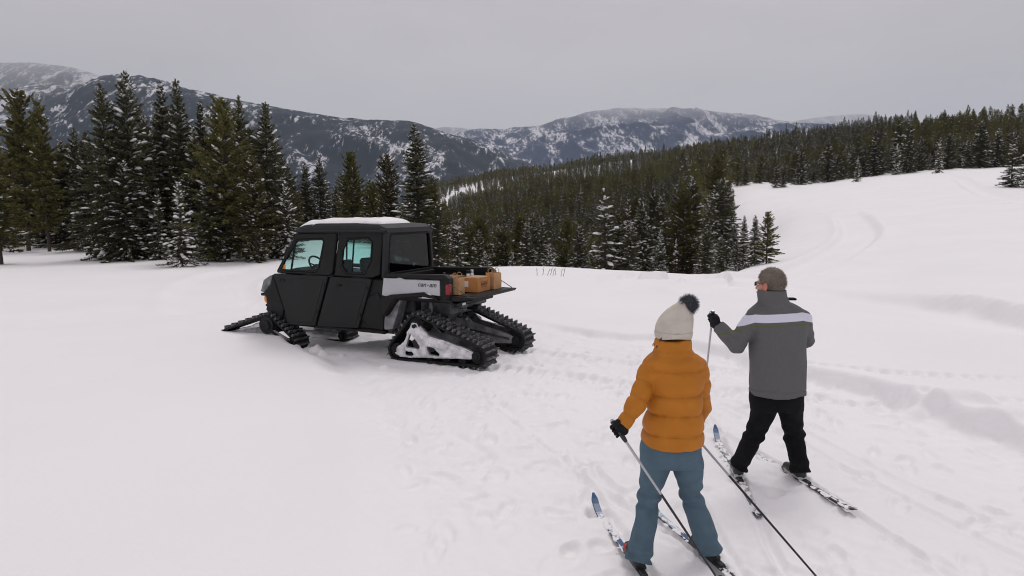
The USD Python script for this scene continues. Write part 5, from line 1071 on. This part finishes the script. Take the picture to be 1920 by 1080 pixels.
def jacket_w(P):
    t = stack(P, rows_px([(658, 1226, 1302, .10), (668, 1215, 1313, .115), (680, 1208, 1319, .125), (700, 1209, 1318, .13), (735, 1213, 1317, .138), (770, 1211, 1316, .145), (806, 1203, 1319, .158), (833, 1203, 1318, .155)], WY, .0), 2.3)
    z = P[:, 2]; tt = np.interp(z, SEAM[::-1], np.arange(len(SEAM))[::-1]); puff = np.abs(np.sin(np.pi * tt)) ** .36 * .021 - .016
    pinch = wr(P, .045, 3, 1, .35) * .016 * np.exp(-np.abs(np.sin(np.pi * tt)) * 3)
    t = t - puff - pinch
    arms = None
    for (a, b, c, r, hem) in ((shL, elL, wrL, (.066, .058, .046), 1), (shR, elR, wrR, (.066, .058, .048), 1)):
        u1, u2 = along(P, a, b), along(P, b, c); L1, L2 = np.linalg.norm(b - a), np.linalg.norm(c - b)
        s = np.where(u2 > 0, L1 + np.clip(u2, 0, 2) * L2, np.clip(u1, -.3, 1) * L1); q = np.abs(np.sin(np.pi * (s + .02) / .115)) ** .4 * .014 - .011
        e = np.minimum(cone(P, a, b, r[0], r[1]), np.maximum(cone(P, b, c, r[1], r[2]), (u2 - 1.02) * L2)); e = smin(cone(P, a, b, r[0], r[1]), np.maximum(cone(P, b, c, r[1], r[2]), (u2 - 1.02) * L2), .02) - q - wr(P, .07, 6) * .010
        arms = e if arms is None else np.minimum(arms, e)
    d = smin(t, arms, .014)
    col = stack(P, rows_px([(636, 1229, 1297, .100), (646, 1228, 1296, .102), (660, 1226, 1299, .105), (672, 1222, 1304, .10)], WY, .0), 2.1); fold = zr(652)
    col = col - .007 * np.sqrt(np.abs(np.sin(np.pi * (z - zr(672)) / (zr(654) - zr(672))))) - wr(P, .05, 9, 1, .5) * .008
    return smin(d, col, .012) - wr(P, .10, 12) * .014 - wr(P, .035, 15, 1, .6) * .005
put('jacket', surface_net(jacket_w, (-.50, -.42, .60), (.44, .62, 1.55), .0058), orange_nylon, wo, smooth=True)
for a_, b_, c_ in ((wrL, gripL, 0), (wrR, gripR, 1)):
    hf = grip_hand(b_, poleL_dir if c_ == 0 else poleR_dir, a_ - b_, .0035)
    put('glove', surface_net(lambda P: smin(hf(P), cone(P, a_ + (a_ - b_) * .05, a_ * .35 + b_ * .65, .036, .030), .015), np.minimum(a_, b_) - .075, np.maximum(a_, b_) + .075, .0045), glove_black, wo, smooth=True)
def trousers(P, pel, legs, seed, flare):
    d = stack(P, pel, 2.2)
    for (h_, k_, a_, r) in legs:
        leg = smin(cone(P, h_, k_, r[0], r[1]), cone(P, k_, a_, r[1], r[2]), .03); s = along(P, k_, a_)
        fold = np.sin((P[:, 2] * 62) + 5 * wr(P, .12, seed) + P[:, 0] * 9) * (np.exp(-(s / .22) ** 2) * .0095 + np.exp(-((s - .92) / .18) ** 2) * .010)
        leg = leg - fold - wr(P, .09, seed + 1, 1, .6) * .022; leg = np.maximum(leg, (s - 1.0) * np.linalg.norm(a_ - k_)); d = smin(d, leg, .03)
    return d
pel = rows_px([(822, 1203, 1314, .135), (842, 1198, 1316, .142), (858, 1199, 1317, .14), (870, 1203, 1314, .125)], WY, .0)
botL, botR = np.array(Ws['L'](0, -.07, .035)) - O, np.array(Ws['R'](0, -.055, .035)) - O
put('trousers', surface_net(lambda P: trousers(P, pel, ((hipL, knL, botL, (.098, .067, .080)), (hipR, knR, botR, (.098, .069, .086))), 20, 1), (-.48, -.42, -.0), (.42, .45, .86), .0075), blue_cloth, wo, smooth=True)
boot(wo, Ws['L'], aL, (boot_black, boot_black, boot_red), O); boot(wo, Ws['R'], aR, (boot_black, boot_black, boot_black), O)
# hat
hz0, hz1 = W(1264, 633)[2], W(1278, 563)[2]; hx = (W(1231, 620)[0] + W(1297, 620)[0]) / 2; prof = [(0.0, .108), (.04, .1115), (.12, .1135), (.2, .1150), (.32, .1155), (.48, .108), (.62, .094), (.75, .075), (.86, .053), (.95, .03), (1.0, .012)]
th_ = np.linspace(0, 2 * np.pi, 96, endpoint=False); V = []; tz_ = np.r_[np.linspace(0, .16, 10), .165, np.linspace(.18, 1, 34)]
for t in tz_:
    r = np.interp(t, *np.array(prof).T) + (.004 if t < .163 else 0) + .0022 * np.cos(48 * th_) * (1 - t * .6) + .004 * np.sin(th_ * 5 + 3 * t) * t; V.append(np.stack([hx + r * np.cos(th_) + .060 * t ** 2.2, hdW[1] - .012 + r * .97 * np.sin(th_) - .02 * t ** 2, np.full(96, hz0 + (hz1 - hz0) * t + 0) + .006 * np.sin(3 * th_) * (t < .16)], -1))
V = np.array(V); i = np.arange(V.shape[0] * 96).reshape(-1, 96); j = np.roll(i, -1, 1); q = np.stack([i[:-1], j[:-1], j[1:], i[1:]], -1).reshape(-1, 4)
hat = put('hat', (V.reshape(-1, 3), q), wool, wo, smooth=True, label='cream knitted hat with a grey fur bobble')
pc = W(1291, 571, WY + .0); rgp = np.random.default_rng(3); dirs = unit(rgp.normal(0, 1, (900, 3)))
core = trimesh.creation.icosphere(3, .050); core.vertices += pc; put('bobble', [core, tufts(pc + dirs * .040, dirs, 2600, .034, .0022, 4, (0, 0, -.1), .35)], fur_grey, hat)
# hair
hs = trimesh.creation.icosphere(3, 1.0); hv = hs.vertices * [.086, .098, .10] + hdW + [0, -.018, -.005]
hh = trimesh.Trimesh(hv, hs.faces); strands = []
for k in range(26):
    a = rgp.uniform(0, 1); st0 = np.array([hx - .088 + .02 * a, hdW[1] - .02 + .06 * rgp.uniform(-1, 1), hz0 + .02]); strands.append(tube([st0, st0 + [-.012 - .01 * a, 0, -.035], st0 + [-.034 * rgp.uniform(.5, 1.4), .0, -.065 - .02 * rgp.random()]], [.006, .005, .001], 5))
put('hair', [hh, *strands], hair_brown, wo, smooth=True)
pole('ski_pole', O + gripL + poleL_dir * .062, O + tipL, 'silver and black pole crossing the blue trousers, in the orange skier\'s left hand', .56)
pole('ski_pole', O + gripR + poleR_dir * .062, O + tipR, 'pole trailing to the right of the orange jacket skier towards the bottom edge', .66)

# ---- the man in grey
MY = 5.60
_, Ws['ML'], aML = ski((2.066, 6.736), 6.6, 1.90, 1.05, 'blue tipped snow covered ski under the left foot of the grey jacket skier', tail_dark=False, seed=3)
_, Ws['MR'], aMR = ski((2.270, 6.34), -10.8, 1.52, .76, 'black ski under the right foot of the grey jacket skier', seed=4)
O = np.array([2.23, MY, float(ground_z(2.23, MY)[0])]); M = lambda px, py, y=MY: at_depth(px, py, y) - O
mn = thing('person', O, 'grey haired person in grey jacket with white stripe and black trousers on skis', 'person')
YAW = math.radians(38)
def rows_m(tab):
    out = []
    for (py, xl, xr, b) in tab: a_, c_ = M(xl, py), M(xr, py); out.append((a_[2], (a_[0] + c_[0]) / 2, 0.0, (c_[0] - a_[0]) / 2 * .955, b))
    return out
shL, elL, wrL = M(1406, 606), M(1381, 646, 5.56), M(1347, 612, 5.70); shR, elR, wrR = M(1504, 598), M(1509, 636, 5.72), M(1478, 640, 5.98)
hipL, knL, anL = M(1435, 762), M(1414, 815, 5.62), np.array(Ws['ML'](0, -.075, .09)) - O; hipR, knR, anR = M(1481, 762), M(1489, 815, 5.66), np.array(Ws['MR'](0, -.075, .09)) - O
ftL, ftR = [[np.array(Ws[k](0, q, .05)) - O for q in (-.08, .09)] for k in ('ML', 'MR')]
hdM = M(1444, 534)
gripL = M(1335, 600, 5.74); tipM = on_ground(1309, 838) - O; tipM[2] = 0.0; pdir = unit(gripL - tipM)
gripR = M(1466, 640, 6.06); pdirR = unit(np.array([.05, .05, 1.0]))
handL = grip_hand(gripL, pdir, wrL - gripL, 0, 1.08); handR = grip_hand(gripR, pdirR, wrR - gripR, 0, 1.08)
def body_m(P):
    d, _ = head_skin(P, hdM, YAW, 1.06)
    tor = blend([cone(P, M(1446, 560), M(1450, 600), .06, .10), cone(P, M(1450, 608), M(1455, 680), .115, .11), cone(P, M(1455, 680), M(1458, 732), .11, .10)], .06); d = smin(d, tor, .03)
    for p in ((shL, elL, wrL, handL, gripL), (shR, elR, wrR, handR, gripR)):
        d = smin(d, cone(P, M(1452, 600), p[0], .07, .058), .04); d = smin(d, cone(P, p[0], p[1], .054, .044), .02); d = smin(d, cone(P, p[1], p[2], .044, .031), .02); d = smin(d, cone(P, p[2], p[4] * .6 + p[2] * .4, .030, .027), .02); d = smin(d, p[3](P), .01)
    for p in ((hipL, knL, anL, aML, ftL), (hipR, knR, anR, aMR, ftR)):
        d = smin(d, cone(P, p[0], p[1], .080, .052), .04); d = smin(d, cone(P, p[1], p[2], .052, .036), .02); d = smin(d, cone(P, p[4][0], p[4][1], .024, .018), .02)
    return d
bm_ = put('body', surface_net(body_m, (-.62, -.42, -.02), (.48, .62, 1.90), .0095), skin, mn, smooth=True)
_, Rm_ = head_skin(np.zeros((1, 3)), hdM, YAW, 1.06); face_parts(bm_, Rm_, YAW, 1.06)
for k in (-1, 1):
    ear = trimesh.creation.icosphere(2, 1.0); ear.vertices *= np.array([.010, .021, .034]) * 1.06; ear.apply_transform(trimesh.transformations.rotation_matrix(YAW + k * .25, [0, 0, 1])); ear.apply_translation(Rm_(k * .0885, -.014, -.008)); put('ear', ear, skin_cold, bm_, smooth=True)
def jacket_m(P):
    t = stack(P, rows_m([(566, 1424, 1484, .11), (576, 1408, 1500, .125), (586, 1398, 1511, .138), (600, 1397, 1514, .15), (630, 1402, 1512, .155), (670, 1405, 1510, .15), (710, 1404, 1512, .155), (738, 1403, 1513, .158)]), 2.4)
    t = t - wr(P, .16, 30, 1, .45) * .026 - wr(P, .05, 37, 1, .35) * .007 + .005 * np.exp(-((P[:, 2] - M(1455, 727)[2]) / .005) ** 2)
    arms = None
    for (a, b, c, r) in ((shL, elL, wrL, (.078, .068, .054)), (shR, elR, wrR, (.078, .070, .055))):
        u2 = along(P, b, c); L2 = np.linalg.norm(c - b); e = smin(cone(P, a, b, r[0], r[1]), np.maximum(cone(P, b, c, r[1], r[2]), (u2 - 1.0) * L2), .03)
        e = e - wr(P, .07, 33) * .016 - .004 * np.sin(along(P, a, b) * 18 + 3 * wr(P, .1, 5)) * np.exp(-((along(P, a, b) - 1) / .4) ** 2); arms = e if arms is None else np.minimum(arms, e)
    d = smin(t, arms, .022)
    col = stack(P, rows_m([(540, 1422, 1473, .108), (552, 1420, 1475, .112), (566, 1421, 1480, .115), (580, 1416, 1486, .105)]), 2.1) - wr(P, .06, 35, 1, .5) * .014
    return smin(d, col, .02)
jz = lambda px, py: M(px, py)[2]
zc = jz(1452, 592); xc = float(M(1452, 592)[0])
jm = usdkit.material(stage, L + 'grey_striped_jacket', {
    'tc': ('texture_coordinate', {}), 's': ('separate_xyz', {}), 'xo': ('math', {'math_type': 'subtract', 'value2': xc}), 'ax': ('math', {'math_type': 'absolute'}), 'in': ('math', {'math_type': 'less_than', 'value2': 0.315}), 'wm': ('math', {'math_type': 'multiply'}), 'arm': ('math', {'math_type': 'subtract', 'value2': 0.19}), 'arm0': ('math', {'math_type': 'maximum', 'value2': 0.0}),
    'z1': ('math', {'math_type': 'multiply_add', 'value2': -0.055}), 'z2': ('math', {'math_type': 'multiply_add', 'value2': 0.30}), 'dz': ('math', {'math_type': 'subtract', 'value2': zc}), 'ad': ('math', {'math_type': 'absolute'}),
    'w': ('math', {'math_type': 'less_than', 'value2': 0.033}), 'd2': ('math', {'math_type': 'add', 'value2': 0.061}), 'ad2': ('math', {'math_type': 'absolute'}), 'w2': ('math', {'math_type': 'less_than', 'value2': 0.0055}),
    'n': ('noise_texture', {'scale': 45.0, 'detail': 4.0}), 'r': ('rgb_ramp', {'ramp': [(0.2, (0.102, 0.103, 0.106)), (0.8, (0.118, 0.119, 0.122))]}),
    'm1': ('mix_color', {'b': (0.10, 0.125, 0.045)}), 'm2': ('mix_color', {'b': (0.62, 0.62, 0.72)}), 'b': ('bump', {'strength': 0.6, 'distance': 0.0015}), 'p': ('principled_bsdf', {'roughness': 0.85, 'specular_ior_level': 0.2})},
    [('tc.object', 's.vector'), ('s.x', 'xo.value1'), ('xo.value', 'ax.value1'), ('ax.value', 'in.value1'), ('w.value', 'wm.value1'), ('in.value', 'wm.value2'), ('ax.value', 'arm.value1'), ('arm.value', 'arm0.value1'), ('xo.value', 'z1.value1'), ('s.z', 'z1.value3'), ('arm0.value', 'z2.value1'), ('z1.value', 'z2.value3'), ('z2.value', 'dz.value1'), ('dz.value', 'ad.value1'), ('ad.value', 'w.value1'),
     ('dz.value', 'd2.value1'), ('d2.value', 'ad2.value1'), ('ad2.value', 'w2.value1'), ('tc.object', 'n.vector'), ('n.fac', 'r.fac'), ('r.color', 'm1.a'), ('w2.value', 'm1.fac'), ('m1.result', 'm2.a'), ('wm.value', 'm2.fac'), ('m2.result', 'p.base_color'), ('n.fac', 'b.height'), ('b.normal', 'p.normal')], surface='p.BSDF')
put('jacket', surface_net(jacket_m, (-.60, -.42, .62), (.48, .62, 1.62), .0078), jm, mn, smooth=True)
put('shoulder_tab', cbox(*(lambda q: (q[0] - .03, q[0] + .03, q[1] - .04, q[1] + .03, q[2] - .008, q[2] + .010))(M(1484, 560.5, 5.62)), .006), black_cloth, mn, smooth=30)
for a_, b_, dd in ((wrL, gripL, pdir), (wrR, gripR, pdirR)):
    hf = grip_hand(b_, dd, a_ - b_, .006, 1.12)
    put('glove', surface_net(lambda P: smin(hf(P), cone(P, a_ + (a_ - b_) * .1, a_ * .35 + b_ * .65, .044, .036), .015), np.minimum(a_, b_) - .085, np.maximum(a_, b_) + .085, .0048), glove_black, mn, smooth=True)
pel = rows_m([(728, 1406, 1508, .135), (745, 1403, 1508, .14), (756, 1404, 1507, .135), (766, 1408, 1503, .12)])
botL, botR = np.array(Ws['ML'](0, -.07, .07)) - O, np.array(Ws['MR'](0, -.07, .05)) - O
put('trousers', surface_net(lambda P: trousers(P, pel, ((hipL, knL, botL, (.106, .077, .074)), (hipR, knR, botR, (.106, .079, .078))), 40, 1), (-.50, -.40, .02), (.48, .45, .86), .0078), black_cloth, mn, smooth=True)
boot(mn, Ws['ML'], aML, (boot_black, boot_grey, boot_black), O); boot(mn, Ws['MR'], aMR, (boot_black, boot_grey, boot_black), O)
def hair_m(P):
    cs, sn = math.cos(YAW), math.sin(YAW); q = P - hdM; lx, ly, lz = (q[:, 0] * cs + q[:, 1] * sn) / 1.06, (-q[:, 0] * sn + q[:, 1] * cs) / 1.06, q[:, 2] / 1.06
    d = ell(P, Rm_(0, -.014, .028), np.array([.088, .106, .107]) * 1.06, YAW); line = np.interp(lz, [-.13, -.085, -.02, .03, .07, .12], [-.065, -.035, -.018, .035, .085, .2])
    return np.maximum(np.maximum(d - wr(P, .03, 44) * .010, ly - line), -.088 - lz + .03 * np.clip(ly + .1, -.1, 0))
hm = surface_net(hair_m, hdM - .17, hdM + .18, .006); nn_ = hm.vertex_normals
ok = np.ones(len(hm.vertices), bool)
put('hair', [hm, tufts(np.array(hm.vertices), np.array(nn_), 4200, .020, .0016, 5, (0, 0, -.9), .35)], hair_grey, mn)
g_ = []
for k in (-1, 1):
    l_ = cbox(-.026, .026, -.004, .004, -.019, .017, .006); l_.apply_transform(trimesh.transformations.rotation_matrix(YAW - k * .25, [0, 0, 1])); l_.apply_translation(Rm_(k * .034, .103, .004)); g_.append(l_)
    g_.append(tube([Rm_(k * .062, .095, .012), Rm_(k * .084, .03, .012), Rm_(k * .086, -.015, .006)], .0035, 6))
g_.append(tube([Rm_(-.012, .112, .008), Rm_(.012, .112, .008)], .003, 6))
put('sunglasses', g_, lens_dark, mn, smooth=30, kind='stuff')
pole('ski_pole', O + gripL + pdir * .085, O + tipM, 'silver pole held upright in the raised black glove of the grey jacket skier', .30)
